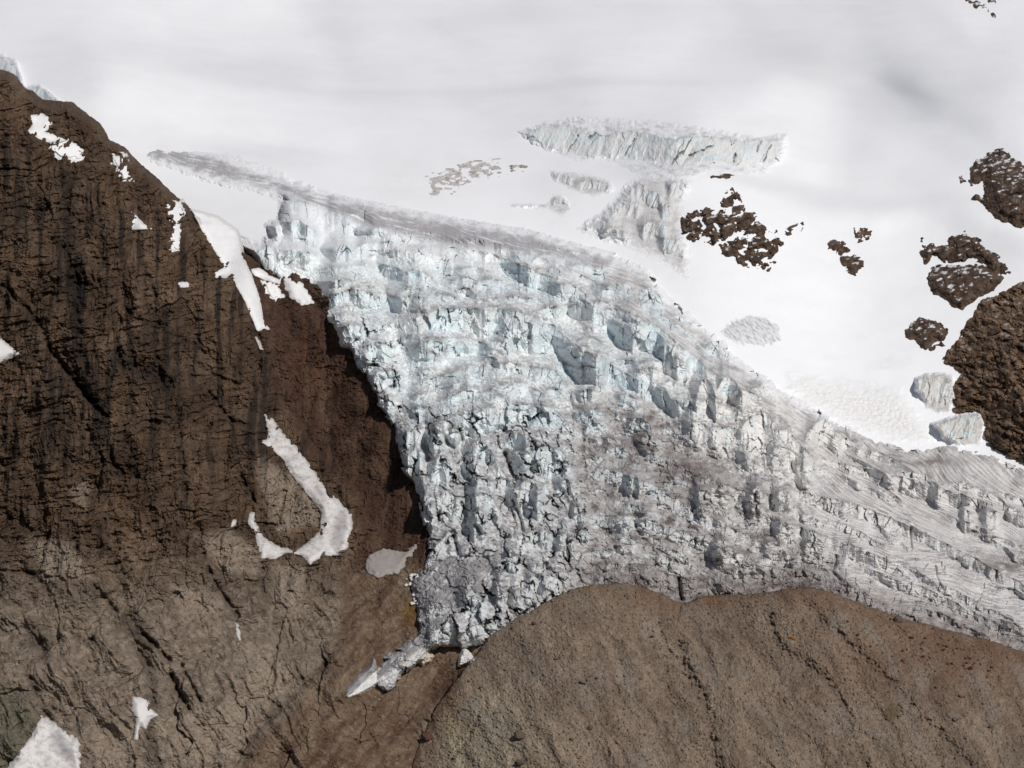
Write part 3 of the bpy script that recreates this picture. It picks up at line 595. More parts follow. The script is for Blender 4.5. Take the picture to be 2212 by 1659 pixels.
# foliation grooves: run along the flow, down to the right
ang = (GY - .56 * GX - 20 * fbm(GX / 110, GY / 90, 2, 223))
fol = fbm((GX + .56 * GY) / 46, ang / 3.0, 4, 224, .6, True)
fol2 = fbm((GX + .2 * GY) / 30, (GY - .16 * GX - 8 * fbm(GX / 60, GY / 60, 2, 225)) / 2.4, 4, 226, .6, True)
lowr = sst(505, 560, GY - .12 * (GX - 900))
folx = fol * (1 - lowr) + fol2 * lowr
thick += 1.6 * folx * z_smooth + 1.0 * fbm(GX / 10, GY / 9, 3, 227) * z_smooth
fr = fbm((GX + .3 * GY) / 40, (GY - .30 * GX - 6 * fbm(GX / 50, GY / 30, 2, 228)) / 2.6, 4, 229, .6, True)
thick += (2.2 * fr + 2.5 * fbm(GX / 14, GY / 6, 3, 230)) * z_rib
# upright crevasses low on the right sheet
vc = voro((GX + .25 * GY + 3 * fbm(GX / 9, GY / 15, 2, 231)) / 13, GY / 26, 232)[1]
vc = vc + .3 * sst(.25, -.1, fbm(GX / 22, GY / 16, 2, 257))
thick -= 2.6 * sst(.06, .0, vc) * z_smooth * lowr
toef = fbm((GX + .9 * GY) / 5, (GY - .8 * GX) / 50, 3, 233, .6, True)
thick += (2.4 * toef + 3.0 * fbm((GX + .6 * GY) / 9, (GY - .5 * GX) / 14, 5, 277, .6, True)) * z_toe
# drainage cleft between the blocky fall and the debris
cl = line_dist(P2R([(1225, 800), (1238, 870), (1232, 930), (1242, 985), (1236, 1010)]), GX + 1.5 * wob, GY)
thick -= 5 * np.exp(-(cl / 1.8) ** 2) * sst(-.2, .3, fbm(GX / 12, GY / 12, 3, 269))
for pts, w_, d_ in [(tl('T8', [(590, 700), (590, 760), (550, 830), (620, 900)]), 1.6, 9), (tl('T7', [(1115, 900), (1120, 1000), (1135, 1070)]), 2.0, 14), (tl('T8', [(1440, 790), (1450, 880), (1500, 970)]), 1.6, 6), (tl('T8', [(1240, 450), (1230, 560), (1240, 640)]), 1.3, 5),
                    (tl('T7', [(920, 640), (1040, 700), (1100, 755)]), 1.2, 7), (tl('T5', [(1390, 780), (1430, 880), (1470, 980)]), 2.4, 16), (tl('T5', [(1020, 900), (1050, 980), (1120, 1030)]), 2.6, 14), (tl('T5', [(1460, 1180), (1520, 1330), (1545, 1440)]), 1.5, 10),
                    (tl('T5', [(850, 600), (890, 680), (950, 720)]), 2.2, 9), (tl('T5', [(990, 560), (1020, 640), (1000, 700)]), 1.6, 10), (tl('T6', [(1090, 100), (1130, 200), (1150, 290)]), 2.0, 10), (tl('T5', [(1130, 1390), (1180, 1460), (1220, 1480)]), 1.8, 9)]:
    thick -= d_ * np.exp(-(line_dist(pts, GX + .6 * wob, GY + .6 * wob) / w_) ** 2)
edge = sst(-.5, 2.5, g_in)
thick = thick * (.3 + .7 * edge) * (1 - .7 * sst(286, 276, GX) * sst(8, 0, g_raw))
GD = GT - thick + np.clip(-g_in, 0, 60) * np.where(GX < 285, 1.2, 9.0)
GP = world(GX, GY, GD)
nrm = normals(GP)
nzs = blur(nrm[..., 2], 1, 1)
# ---- ice colour: clean bluish faces, grit on the flats, snow high up
flat = sst(.42, .78, nzs)
n_d = fbm((GX + .25 * GY) / 16, (GY - .25 * GX) / 6, 6, 241, .62); n_f = fbm((GX + .3 * GY) / 3.4, (GY - .3 * GX) / 1.9, 3, 242, .6); n_b = fbm(GX / 38, GY / 30, 3, 243)
ice = mix(np.broadcast_to(rgb(.81, .815, .80), GP.shape), rgb(.68, .765, .79), np.clip(.35 + .9 * n_b + .3 * face, 0, 1) * sst(900, 700, GX))
ice = ice * (1 + .16 * (tilt[2] - .6))[..., None]
ice = mix(ice, rgb(.79, .775, .745), sst(640, 720, GX) * sst(360, 390, GY) * .9)
ice = mix(ice, rgb(.38, .58, .65), sst(.2, .5, fbm(GX / 12, GY / 16, 3, 244)) * .45 * np.clip(face, 0, 1) * sst(900, 700, GX))
ice = mix(ice, rgb(.56, .55, .54), sst(385, 560, GY + 10 * n_d) * .62)
foot = sdf(mor_poly, gxs, gys, 3)
footd = sst(-34, -4, foot + 12 * fbm(GX / 16, GY / 10, 4, 273)) * sst(545, 620, GX)
dirt_c = mix(np.broadcast_to(rgb(.385, .378, .382), GP.shape), rgb(.165, .146, .138), sst(-.05, .25, fbm(GX / 6, GY / 3.2, 5, 267, .65)))
dirt = flat * sst(-.10, .12, n_d + .95 * n_f) * (.72 * (1 - z_up) + .2) * (.55 + .45 * sst(360, 480, GY))
dirt = np.maximum(dirt, topm * sst(-.22, -.04, n_d + .95 * n_f) * (.86 - .42 * z_up) * (.72 + .28 * sst(330, 420, GY)))
dirt = np.maximum(dirt, (1 - np.clip(face * 1.2, 0, 1)) * .85 * sst(-.38, .05, n_d + .9 * n_f) * sst(345, 430, GY) * (1 - z_smooth))
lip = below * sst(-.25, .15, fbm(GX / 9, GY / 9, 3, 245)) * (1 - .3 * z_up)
vs = sst(.22, .5, fbm((cw + .12 * GY) / 2.0, GY / 30, 3, 246)) * np.clip(face, 0, 1) * sst(-.25, .25, fbm(GX / 18, GY / 10, 4, 270))
col = mix(ice, dirt_c, np.clip(dirt, 0, .95))
col = mix(col, rgb(.30, .255, .20), vs * .75 * (1 - .3 * z_up))
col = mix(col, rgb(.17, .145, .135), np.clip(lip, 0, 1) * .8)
col = mix(col, mix(np.broadcast_to(rgb(.43, .41, .395), GP.shape), rgb(.15, .122, .110), sst(-.25, .35, fbm(GX / 20, GY / 13, 5, 247, .6))), z_rub * sst(-.45, .25, fbm(GX / 14, GY / 9, 5, 248, .6)) * (1 - .85 * face))
gr = np.clip(.30 + .6 * fbm(GX / 45, GY / 30, 3, 249), 0, .8)
sm = mix(np.broadcast_to(rgb(.69, .675, .655), GP.shape), rgb(.45, .43, .42), gr)
sm = mix(sm, rgb(.23, .20, .19), sst(.42, .68, folx) * (.5 + .4 * sst(-.2, .4, fbm(GX / 25, GY / 18, 3, 250))))
beige = sst(.25, .6, fbm((GX + .56 * GY) / 60, ang / 12, 3, 251)); sm = mix(sm, rgb(.50, .44, .39), beige * .6)
purple = sst(.3, .6, fbm((GX + .56 * GY) / 80, ang / 14, 3, 252)); sm = mix(sm, rgb(.38, .345, .36), purple * .5)
lowd = sst(.1, .5, fbm(GX / 30, GY / 16, 4, 253)) * sst(560, 610, GY - .15 * (GX - 850)) * sst(820, 860, GX)
sm = mix(sm, rgb(.25, .22, .205), lowd * .6)
col = mix(col, sm, z_smooth * (1 - .95 * np.clip(face * 1.3, 0, 1)))
rb = mix(np.broadcast_to(rgb(.74, .74, .755), GP.shape), rgb(.40, .385, .39), sst(-.15, .5, fr + .5 * n_d))
col = mix(col, rb, z_rib)
tipw = sst(-3, 3, (GY - 668) + .8 * (GX - 392) - 3) * sst(440, 415, GX) * sst(630, 640, GY)
tc = mix(np.broadcast_to(rgb(.60, .595, .585), GP.shape), rgb(.25, .24, .242), sst(-.3, .5, toef + n_d)); tc = mix(tc, rgb(.66, .645, .62), tipw * .85); col = mix(col, tc, z_toe * (1 - .9 * np.clip(face, 0, 1)) * .9)
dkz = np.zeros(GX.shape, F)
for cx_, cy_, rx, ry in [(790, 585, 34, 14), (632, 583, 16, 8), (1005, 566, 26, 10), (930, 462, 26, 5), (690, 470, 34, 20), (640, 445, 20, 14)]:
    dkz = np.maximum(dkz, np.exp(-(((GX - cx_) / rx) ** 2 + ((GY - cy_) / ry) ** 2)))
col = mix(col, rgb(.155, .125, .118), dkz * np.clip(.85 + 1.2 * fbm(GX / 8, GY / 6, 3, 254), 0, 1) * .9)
col = mix(col, mix(np.broadcast_to(rgb(.30, .27, .255), GP.shape), rgb(.115, .092, .083), sst(-.3, .25, fbm(GX / 9, GY / 6, 5, 274, .6))), footd * .8)
crk = np.maximum(sst(.05, .0, e1) * face * ckm, sst(.05, .0, vc) * z_smooth * lowr); col = mix(col, rgb(.20, .18, .165), crk * .65)
col = mix(col, rgb(.22, .195, .18), np.clip(fck * face * .7 + .6 * bck * z_blk + .5 * mck * z_rub, 0, .8))
snowm = z_up * flat * np.clip(.75 + .9 * fbm(GX / 14, GY / 9, 3, 255), 0, 1) * (1 - z_rib)
edge_snow = sst(13, 0, g_raw + 9 * fbm(GX / 12, GY / 5, 4, 256, .6)) * sst(620, 500, GX * .0 + GY) * sst(455, 440, GY - .42 * (GX - 800) * (GX > 800)) * (GX > 230)
snowm = np.maximum(snowm, sst(292, 276, GX) * sst(9, 0, g_raw + 8 * fbm(GX / 10, GY / 5, 4, 276, .6)))
snowm = np.maximum(snowm, sst(860, 800, GX) * edge_snow * sst(380, 330, GY - .5 * np.clip(GX - 620, 0, 400)) * sst(330, 345, GX + 1.0 * (330 - GY)))
col = mix(col, rgb(.85, .855, .865), np.clip(snowm, 0, 1) * .9)
toe_o = np.exp(-(((GX - 447) / 12) ** 2 + ((GY - 650) / 6) ** 2)); col = mix(col, rgb(.26, .17, .08), np.clip(toe_o, 0, 1) * .8)
gkeep = g_in > -5
groot = empty('glacier', (0, 2560, -120))
tag(groot, 'broken grey-white icefall glacier tumbling between the dark cliff and the tan hill', 'glacier')
fc = lambda a: a[:-1, :-1]
part = np.zeros((len(gys) - 1, len(gxs) - 1), np.int32)          # 0 icefall
part[fc(z_smooth) > .5] = 1; part[fc(z_rib) > .5] = 2; part[fc(z_rub) > .5] = 3; part[fc(z_toe) > .5] = 4
sid = fc(cid)
cnt = np.bincount(sid[sid >= 0], minlength=len(crests))
big = [c for c in np.argsort(-cnt)[:95] if cnt[c] > 120]
def largest(m):
    lab = np.zeros(m.shape, np.int32); best = None; bc = 0; k = 0
    ys_, xs_ = np.nonzero(m)
    todo = set(zip(ys_.tolist(), xs_.tolist()))
    while todo:
        st = [todo.pop()]; comp = [st[0]]
        while st:
            a, b = st.pop()
            for nb in ((a + 1, b), (a - 1, b), (a, b + 1), (a, b - 1)):
                if nb in todo: todo.discard(nb); st.append(nb); comp.append(nb)
        if len(comp) > bc: bc = len(comp); best = comp
    out = np.zeros(m.shape, bool)
    if best:
        c_ = np.array(best); out[c_[:, 0], c_[:, 1]] = True
    return out
fk = gkeep[:-1, :-1] & gkeep[1:, :-1] & gkeep[:-1, 1:] & gkeep[1:, 1:]
for c in big: part[largest((sid == c) & fk)] = 100 + c
for pid, nm in [(0, 'icefall'), (1, 'ice_sheet'), (2, 'ice_ridge'), (3, 'debris_cover'), (4, 'ice_tongue')]:
    o = grid_mesh(nm, GP, gkeep, col, MICE, groot, fmask=part == pid)
    if o is not None:
        o['label'] = {0: 'broken grey-white ice with dirty ledges', 1: 'smooth grey ice striped with grit lines', 2: 'thin grey ribbed crest of ice below the snow', 3: 'brown rubble covered ice', 4: 'dark grey gritty snout of ice'}[pid]
for c in big: grid_mesh('serac', GP, gkeep, col, MICE, groot, fmask=part == 100 + c)

# ------------------------------------------------------------------ things lying on the ground: own relief, own thickness
def base_at(X, Y, what='SCGM', soft=False):
    d = np.full(X.shape, 1e6, F)
    if 'S' in what: d = np.minimum(d, bil(SN, sxs, sys_, X, Y))
    if 'C' in what: d = np.minimum(d, np.where((X > cxs[0]) & (X < cxs[-1]) & (Y > cys[0]), bil(CD_soft if soft else CD, cxs, cys, X, Y), 1e6))
    if 'G' in what: d = np.minimum(d, np.where((X > gxs[0]) & (X < gxs[-1]) & (Y > gys[0]) & (Y < gys[-1]), bil(GD, gxs, gys, X, Y), 1e6))
    if 'M' in what: d = np.minimum(d, np.where((X > mxs[0]) & (Y > mys[0]), bil(MD, mxs, mys, X, Y), 1e6))
    return d

def lay(name, poly, what, bump, colour, mat, label, cat, group=None, step=.7, nz=1.5, smooth=False, soft=True, drop=5.0, keep=-2.5, parent=None):
    """relief thing with its own thickness; bump(X, Y, s) in metres, colour(X, Y, s, normal)"""
    p = np.array(poly)
    xs = axis(p[:, 0].min() - 5, p[:, 0].max() + 5, step); ys = axis(p[:, 1].min() - 5, p[:, 1].max() + 5, step)
    X, Y = np.meshgrid(xs, ys)
    s = sdf(poly, xs, ys, max(step, 1.0)) + nz * fbm(X / 6, Y / 5, 4, 301 + len(name) + int(p[0, 0]) % 97)
    D = base_at(X, Y, what, soft) - bump(X, Y, s) + np.clip(-s, 0, 20) * drop
    Pw = world(X, Y, D)
    n = normals(Pw)
    o = grid_mesh(name, Pw, s > keep, colour(X, Y, s, n), mat, parent, smooth)
    if o is not None and parent is None: tag(o, label, cat, group)
    return o

def snow_col(dirty=0.0, tone=(.66, .64, .625), edge_d=.75):
    def f(X, Y, s, n):
        c = np.broadcast_to(rgb(*tone), n.shape).copy()
        d = np.clip(dirty * (sst(-.2, .5, fbm(X / 7, Y / 5, 4, 311)) + .8 * sst(.1, .5, fbm(X / 1.8, Y / 1.6, 2, 312))), 0, .9)
        d = np.maximum(d, edge_d * sst(3.2, -.6, s + 2.2 * fbm(X / 4, Y / 3, 4, 314, .6)))
        return mix(c, rgb(.30, .26, .23), d)
    return f
def thin(t=2.2, r=2.0): return lambda X, Y, s: (t + 1.8) * sst(-1.5, 3.0 * r, s) + .3 * fbm(X / 8, Y / 8, 2, 313) - .6

patches = [
 ('bent tongue of old snow in the gully under the cliff', [(572, 897), (590, 905), (610, 935), (640, 965), (670, 1005), (700, 1050), (735, 1085), (760, 1110), (762, 1140), (752, 1180), (740, 1200), (700, 1200), (670, 1220), (650, 1200), (620, 1195), (590, 1210), (565, 1205), (555, 1180), (550, 1150), (535, 1130), (540, 1110), (553, 1105), (550, 1125), (570, 1160), (600, 1180), (640, 1190), (660, 1175), (690, 1150), (695, 1120), (690, 1100), (650, 1050), (625, 1020), (610, 990), (565, 955), (580, 940)], .5, 1.4, 4.6),
 ('ragged snow patch in a hollow near the cliff top', [(62, 250), (90, 246), (118, 258), (100, 285), (120, 292), (143, 305), (110, 312), (85, 300), (57, 285), (72, 268)], .12, 1.2, 3.0),
 ('small triangular snow patch high on the cliff face', [(283, 456), (297, 470), (310, 485), (332, 495), (270, 496), (275, 480), (287, 470)], .15, .8, 2.6),
 ('wedge of snow cut by the left edge of the photo', [(-60, 700), (-10, 715), (12, 740), (45, 765), (0, 785), (-60, 800)], .1, 1.2, 2.6),
 ('dirty speckled snow patch in the bottom left corner', [(-30, 1720), (60, 1600), (90, 1545), (130, 1570), (172, 1600), (174, 1659), (170, 1720)], .5, 3.0, 2.4),
 ('white snow patch shaped like a footprint low on the cliff', [(285, 1505), (320, 1507), (325, 1530), (343, 1545), (325, 1555), (315, 1575), (303, 1568), (297, 1600), (288, 1598), (293, 1560), (285, 1530)], .05, .8, 2.4),
 ('long narrow snow runnel down the edge of the cliff', [(415, 455), (470, 470), (512, 500), (520, 530), (524, 552), (545, 600), (562, 650), (568, 690), (582, 712), (556, 716), (546, 692), (530, 652), (502, 602), (466, 600), (464, 588), (486, 578), (462, 540), (440, 505)], .08, .9, 5.0),
 ('thin strip of snow below the narrow runnel', [(551, 728), (560, 735), (571, 756), (562, 755)], .05, .6, 2.2),
 ('grey dirty snow patch beside the glacier snout', [(795, 1200), (830, 1185), (872, 1192), (905, 1172), (890, 1200), (860, 1238), (810, 1247), (788, 1228)], .95, 3.0, 2.0),
 ('white snow apron under the left ice blocks', [(608, 598), (640, 600), (668, 632), (676, 655), (650, 660), (630, 645), (616, 622)], .05, 2.2, 3.4),
 ('bright slab of fallen snow lying below the blue ice wall', [(543, 582), (560, 580), (590, 598), (606, 606), (604, 614), (580, 608), (550, 596)], .02, .8, 4.0),
 ('little curl of snow beside the dark rock slab', [(497, 1130), (505, 1122), (511, 1124), (508, 1136), (499, 1140)], .1, .7, 2.0),
 ('tiny icy streak of snow in the lower gully', [(508, 1345), (518, 1352), (521, 1390), (513, 1394)], .5, 1.0, 1.8),
 ('spotty snow on the ledges of the upper cliff edge', [(355, 440), (392, 436), (400, 470), (390, 545), (366, 540), (372, 490)], .02, 5.5, 2.6),
 ('broken snow specks on ledges below the cliff crest', [(240, 335), (270, 335), (290, 390), (265, 392), (250, 365)], .02, 5.5, 2.6),
 ('scattered snow flecks under the cliff top hollow', [(105, 320), (150, 300), (185, 330), (175, 350), (130, 345)], .02, 5.5, 2.4),
 ('small white snow flake on the dark wall', [(386, 612), (405, 610), (412, 620), (390, 622)], .02, 1.2, 2.2),
 ('faint snow scraps on the reddish wall', [(565, 605), (600, 612), (612, 640), (590, 650), (570, 630)], .02, 4.5, 2.6),
]
for lab, pl, dirty, nz, th in patches:
    spk = nz > 4
    lay('snow_patch', P2R(pl), 'C', (lambda X, Y, s: 3.0 * sst(.3, 1.2, s - 2.2) - 1.0) if spk else thin(th), snow_col(.9, (.33, .30, .28), .8) if 'grey dirty' in lab else snow_col(dirty, (.80, .79, .785) if pl[0][1] < 700 else (.64, .62, .60), .35 if pl[0][1] < 700 else .75), MSNOW, lab, 'snow patch', 'snow patches left on the dark cliff', nz=nz, smooth=True, step=.6)

# ---- rock outcrops coming through the snow
def rock_bump(k, cap, a1, bias=0.0):
    def f(X, Y, s):
        fh, fe, fr_, ff = facets((X + 3 * fbm(X / 9, Y / 9, 2, 321)) / 15, (Y + .35 * X) / 11, 322)
        return np.minimum(np.clip(s, -3, 99) * k, cap) + a1 * (fbm(X / 9, Y / 8, 3, 323, .5) + 1.0 * fh + .20 * fbm(X / 3.2, Y / 2.4, 3, 324)) +   .12 * a1 * (((Y + .35 * X) / 5.5 + .6 * fbm(X / 14, Y / 10, 3, 325)) % 1.0) - bias
    return f
def rock_col(a=(.060, .037, .027), b=(.135, .095, .068), snow=.9):
    def f(X, Y, s, n):
        c = mix(np.broadcast_to(rgb(*a), n.shape), rgb(*b), sst(-.4, .5, fbm(X / 8, Y / 7, 4, 331)))
        c = mix(c, rgb(.11, .068, .042), .5 * sst(.1, .5, fbm(X / 14, Y / 12, 3, 332)))
        return mix(c, rgb(.80, .80, .805), snow * sst(.92, 1.0, .75 * blur(n[..., 2].astype(F), 2, 1) + .2 + .42 * fbm((X - Y * .4) / 7, (Y + X * .3) / 3.2, 4, 333, .6)))
    return f
outs = [
 ('dark snow-speckled rock outcrop below the hanging ice wall', [(1456, 480), (1475, 455), (1510, 450), (1545, 448), (1555, 425), (1585, 405), (1605, 430), (1620, 455), (1650, 470), (1680, 500), (1690, 530), (1680, 560), (1660, 585), (1630, 582), (1590, 570), (1560, 555), (1540, 530), (1500, 522), (1470, 515)], 1.0, 7, 10.5, 4.4),
 ('few dark stones poking through snow right of the speckled outcrop', [(1690, 465), (1710, 470), (1735, 470), (1735, 520), (1715, 525), (1692, 515)], .5, 3, 6.0, 3.4),
 ('small two-part rock outcrop alone in the open snow', [(1785, 525), (1800, 515), (1830, 525), (1840, 545), (1810, 552), (1790, 545)], .9, 5, 5.0, 1.6),
 ('thin rock crescent above the lone outcrop in open snow', [(1838, 495), (1860, 490), (1888, 495), (1880, 515), (1855, 525), (1842, 515)], .7, 4, 5.5, 2.2),
 ('tiny brown rock knob below the lone outcrop', [(1815, 553), (1845, 550), (1866, 560), (1868, 575), (1850, 600), (1835, 592), (1818, 575)], 1.0, 6, 3.5, .6),
 ('tall brown rock tower by the right edge above the snow gully', [(2096, 400), (2090, 380), (2105, 345), (2130, 335), (2145, 322), (2170, 322), (2200, 350), (2240, 380), (2400, 420), (2400, 520), (2240, 500), (2190, 490), (2150, 470), (2120, 440), (2092, 425), (2110, 415), (2125, 430), (2120, 395)], 1.4, 22, 5, .2),
 ('small round rock stub beside the tall rock tower', [(2070, 383), (2082, 378), (2086, 392), (2074, 397)], 1.2, 4, 2.5, .3),
 ('dark capped rock outcrop split by a band of snow', [(1985, 545), (1990, 510), (2000, 525), (2030, 530), (2060, 510), (2085, 500), (2110, 512), (2140, 540), (2160, 550), (2185, 590), (2150, 595), (2110, 565), (2060, 570), (2020, 560), (1998, 575)], 1.1, 9, 5.5, 1.6),
 ('smooth brown rock dome below the snow band', [(2000, 600), (2015, 575), (2060, 572), (2120, 570), (2150, 585), (2170, 600), (2150, 625), (2110, 645), (2080, 670), (2055, 665), (2048, 650), (2015, 635)], 1.5, 13, 3.0, .2),
 ('isolated flat brown rock above the ice cliffs', [(1950, 715), (1965, 700), (1985, 685), (2010, 690), (2035, 700), (2053, 712), (2040, 735), (2020, 740), (2000, 758), (1985, 752), (1975, 735), (1955, 730)], 1.2, 9, 3.4, .6),
 ('little dark stones below the isolated flat rock', [(2005, 745), (2035, 738), (2045, 748), (2020, 762), (2000, 760)], .6, 3, 4.0, 1.9),
 ('distant rock spur in the top right corner', [(2075, -8), (2110, 0), (2125, 8), (2140, 20), (2155, 42), (2145, 38), (2130, 24), (2100, 12), (2090, 4)], .8, 6, 5.0, 1.2),
 ('distant dark rock strip at the top edge right', [(2120, -12), (2150, -6), (2162, 10), (2150, 10), (2135, 4)], .8, 6, 5.0, 1.4),
 ('dark rock lip at the foot of the hanging ice wall', [(1532, 380), (1560, 375), (1585, 378), (1575, 386), (1545, 385), (1534, 388)], .9, 3, 2.5, .5),
]
for lab, pl, k, cap, a1, bias in outs:
    far = 'distant' in lab
    lay('rock_outcrop', P2R(pl), 'SG', rock_bump(k, cap, a1, bias), rock_col(), MROCK, lab, 'rock outcrop', 'rock outcrops in the snow', nz=2.2, step=.5, drop=2.0, keep=-4)
lay('rock_outcrop', P2R([(900, 395), (925, 375), (960, 352), (1010, 338), (1050, 335), (1090, 345), (1130, 348), (1150, 360), (1130, 378), (1080, 385), (1030, 395), (980, 420), (930, 428)]), 'S', lambda X, Y, s: 2.6 * fbm(X / 10, Y / 4, 4, 341, .6) + .12 * np.clip(s, 0, 9) - .9,
    lambda X, Y, s, n: mix(mix(np.broadcast_to(rgb(.62, .58, .55), n.shape), rgb(.36, .33, .31), sst(.0, .6, fbm(X / 6, Y / 3, 4, 342))), rgb(.16, .13, .12), np.clip(1.3 * np.exp(-(((X - 514) / 13) ** 2 + ((Y - 168) / 6) ** 2)) + .8 * np.exp(-(((X - 478) / 9) ** 2 + ((Y - 158) / 3) ** 2)), 0, 1) * sst(-.3, .3, fbm(X / 4, Y / 3, 3, 343))), MROCK,
    'pale snow-dusted rock rib in the middle of the snowfield', 'rock outcrop', 'rock outcrops in the snow', step=.7, nz=3, drop=2, keep=-3)
bigface = [(2280, 590), (2212, 606), (2190, 618), (2160, 635), (2120, 650), (2095, 690), (2078, 715), (2070, 735), (2045, 760), (2034, 785), (2055, 795), (2078, 805), (2062, 830), (2040, 838), (2060, 850), (2058, 895), (2108, 888), (2125, 915), (2128, 955), (2160, 982), (2212, 1002), (2300, 1040), (2560, 1120), (2560, 560)]
def bigbump(X, Y, s):
    fh, fe, fr_, ff = facets((X + .4 * Y) / 14, (Y - .35 * X) / 8, 351)
    q = (Y - .45 * X) / 12 + 1.1 * fbm(X / 40, Y / 30, 4, 355) ; q2 = (Y - .40 * X) / 4.6 + .8 * fbm(X / 20, Y / 16, 3, 356)
    led = sst(0, .75, q % 1.0) - sst(.75, 1.0, q % 1.0); led2 = sst(0, .8, q2 % 1.0) - sst(.8, 1.0, q2 % 1.0)
    return np.minimum(np.clip(s, -3, 90) * 1.3, 60) + 7 * led * np.clip(.3 + 1.6 * fbm(X / 22, Y / 22, 3, 357), 0, 1.4) + 1.5 * led2 * sst(-.1, .3, fbm(X / 12, Y / 12, 2, 358)) + 7 * facets((X + .4 * Y) / 11 + .4 * fbm(X / 9, Y / 9, 2, 359), (Y - .4 * X) / 8, 360)[0] + 9 * fbm((X + .5 * Y) / 30, (Y - .45 * X) / 20, 4, 352, .55) + 4 * fh + 2.2 * fbm(X / 5, Y / 4, 3, 353) - 5 * cracks_at((X + .4 * Y) / 30, (Y - .4 * X) / 16, .03, 354)
def bigcol(X, Y, s, n):
    c = rock_col((.105, .062, .038), (.25, .168, .112), .35)(X, Y, s, n)
    dk = np.exp(-(((X - 990) / 16) ** 2 + ((Y - 447) / 20) ** 2)) + .8 * np.exp(-(((X - 1010) / 20) ** 2 + ((Y - 345) / 5) ** 2))
    return mix(c, rgb(.03, .022, .018), np.clip(dk, 0, 1) * .6)
lay('rock_wall', P2R(bigface), 'SG', bigbump, bigcol, MROCK, 'large brown layered rock face at the right edge above the ice', 'rock wall', step=.75, nz=2.2, drop=4, keep=-4)
lay('snow_patch', P2R([(2128, 736), (2160, 738), (2196, 754), (2204, 768), (2170, 764), (2140, 750)]), 'SG', lambda X, Y, s: 58 * sst(-20, -2, s) * 0 + 27 + 3 * sst(-.5, 2, s), snow_col(.1), MSNOW, 'sliver of snow on the brown rock face at the right edge', 'snow patch', 'snow patches on the right rocks', nz=.8, smooth=True)

# ---- other ice bodies
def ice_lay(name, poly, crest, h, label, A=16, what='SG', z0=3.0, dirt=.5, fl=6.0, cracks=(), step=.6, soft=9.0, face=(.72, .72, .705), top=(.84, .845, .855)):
    cl_ = crest if isinstance(crest[0], list) else [crest]
    def fields(X, Y, s):
        b = np.zeros(X.shape, F); fm = np.zeros(X.shape, F); tp = np.zeros(X.shape, F); ck = np.full(X.shape, 9, F)
        w_ = 1.8 * fbm(X / 7, Y / 16, 4, 361, .6)
        for c in cl_:
            p = np.array(c); m = .12 * (p[-1, 0] - p[0, 0]) + 1.5
            win = sst(p[0, 0] - m, p[0, 0] + m, X) * sst(p[-1, 0] + m, p[-1, 0] - m, X)
            t = Y - np.interp(X, p[:, 0], p[:, 1]) - w_
            hh = h * (.6 + .4 * win)
            b += A * win * np.where(t < 0, np.exp(np.clip(t, -90, 0) / (h * .4)), 1 - np.clip(t / hh, 0, 1) ** 1.2)
            fm = np.maximum(fm, win * sst(-1, 1, t) * sst(hh * 1.15, hh * .8, t)); tp = np.maximum(tp, win * np.exp(-np.abs(t) / 1.8))
        for q, c in enumerate(cracks): ck = np.minimum(ck, line_dist(c, X + w_ * 1.1, Y + w_ * 1.1) * (1.0, .7, 1.6, .9, 2.2)[q % 5] + .8 * sst(.1, .4, fbm(X / 7, Y / 7, 2, 372)))
        return b, fm, tp, ck
    def bump(X, Y, s):
        b, fm, tp, ck = fields(X, Y, s); e = sst(-1, soft, s + .5 * soft * fbm(X / 9, Y / 7, 3, 370))
        return z0 * sst(-.5, soft * .8, s) + b * e + fm * e * (3.4 * fbm((X + .35 * Y) / (fl * 1.8), Y / 30, 3, 363, .5, True) + facets((X + .4 * Y + 2 * fbm(X / 9, Y / 9, 2, 373)) / (fl * 1.5), Y / 34, 374)[0] * fl * .8 + 1.5 * fbm(X / 7, Y / 7, 3, 368)) + 1.1 * fbm(X / 5, Y / 4, 4, 364, .6) - 7 * np.exp(-(ck / 1.0) ** 2) * e * fm
    def colf(X, Y, s, n):
        b, fm, tp, ck = fields(X, Y, s)
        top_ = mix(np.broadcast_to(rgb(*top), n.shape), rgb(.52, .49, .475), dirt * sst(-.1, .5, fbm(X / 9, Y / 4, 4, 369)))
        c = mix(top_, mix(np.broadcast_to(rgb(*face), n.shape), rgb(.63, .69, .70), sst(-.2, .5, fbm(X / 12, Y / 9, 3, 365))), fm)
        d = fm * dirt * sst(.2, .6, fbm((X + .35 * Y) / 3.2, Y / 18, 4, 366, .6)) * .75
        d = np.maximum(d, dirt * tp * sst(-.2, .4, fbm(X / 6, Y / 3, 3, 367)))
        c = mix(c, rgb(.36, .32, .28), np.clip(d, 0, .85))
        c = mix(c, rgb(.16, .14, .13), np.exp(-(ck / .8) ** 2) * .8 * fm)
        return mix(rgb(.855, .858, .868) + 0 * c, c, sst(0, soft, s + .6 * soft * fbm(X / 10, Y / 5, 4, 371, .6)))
    return lay(name, poly, what, bump, colf, MICE, label, 'ice cliff', None, step=step, nz=1.6, soft=False, drop=3, keep=-2.5)
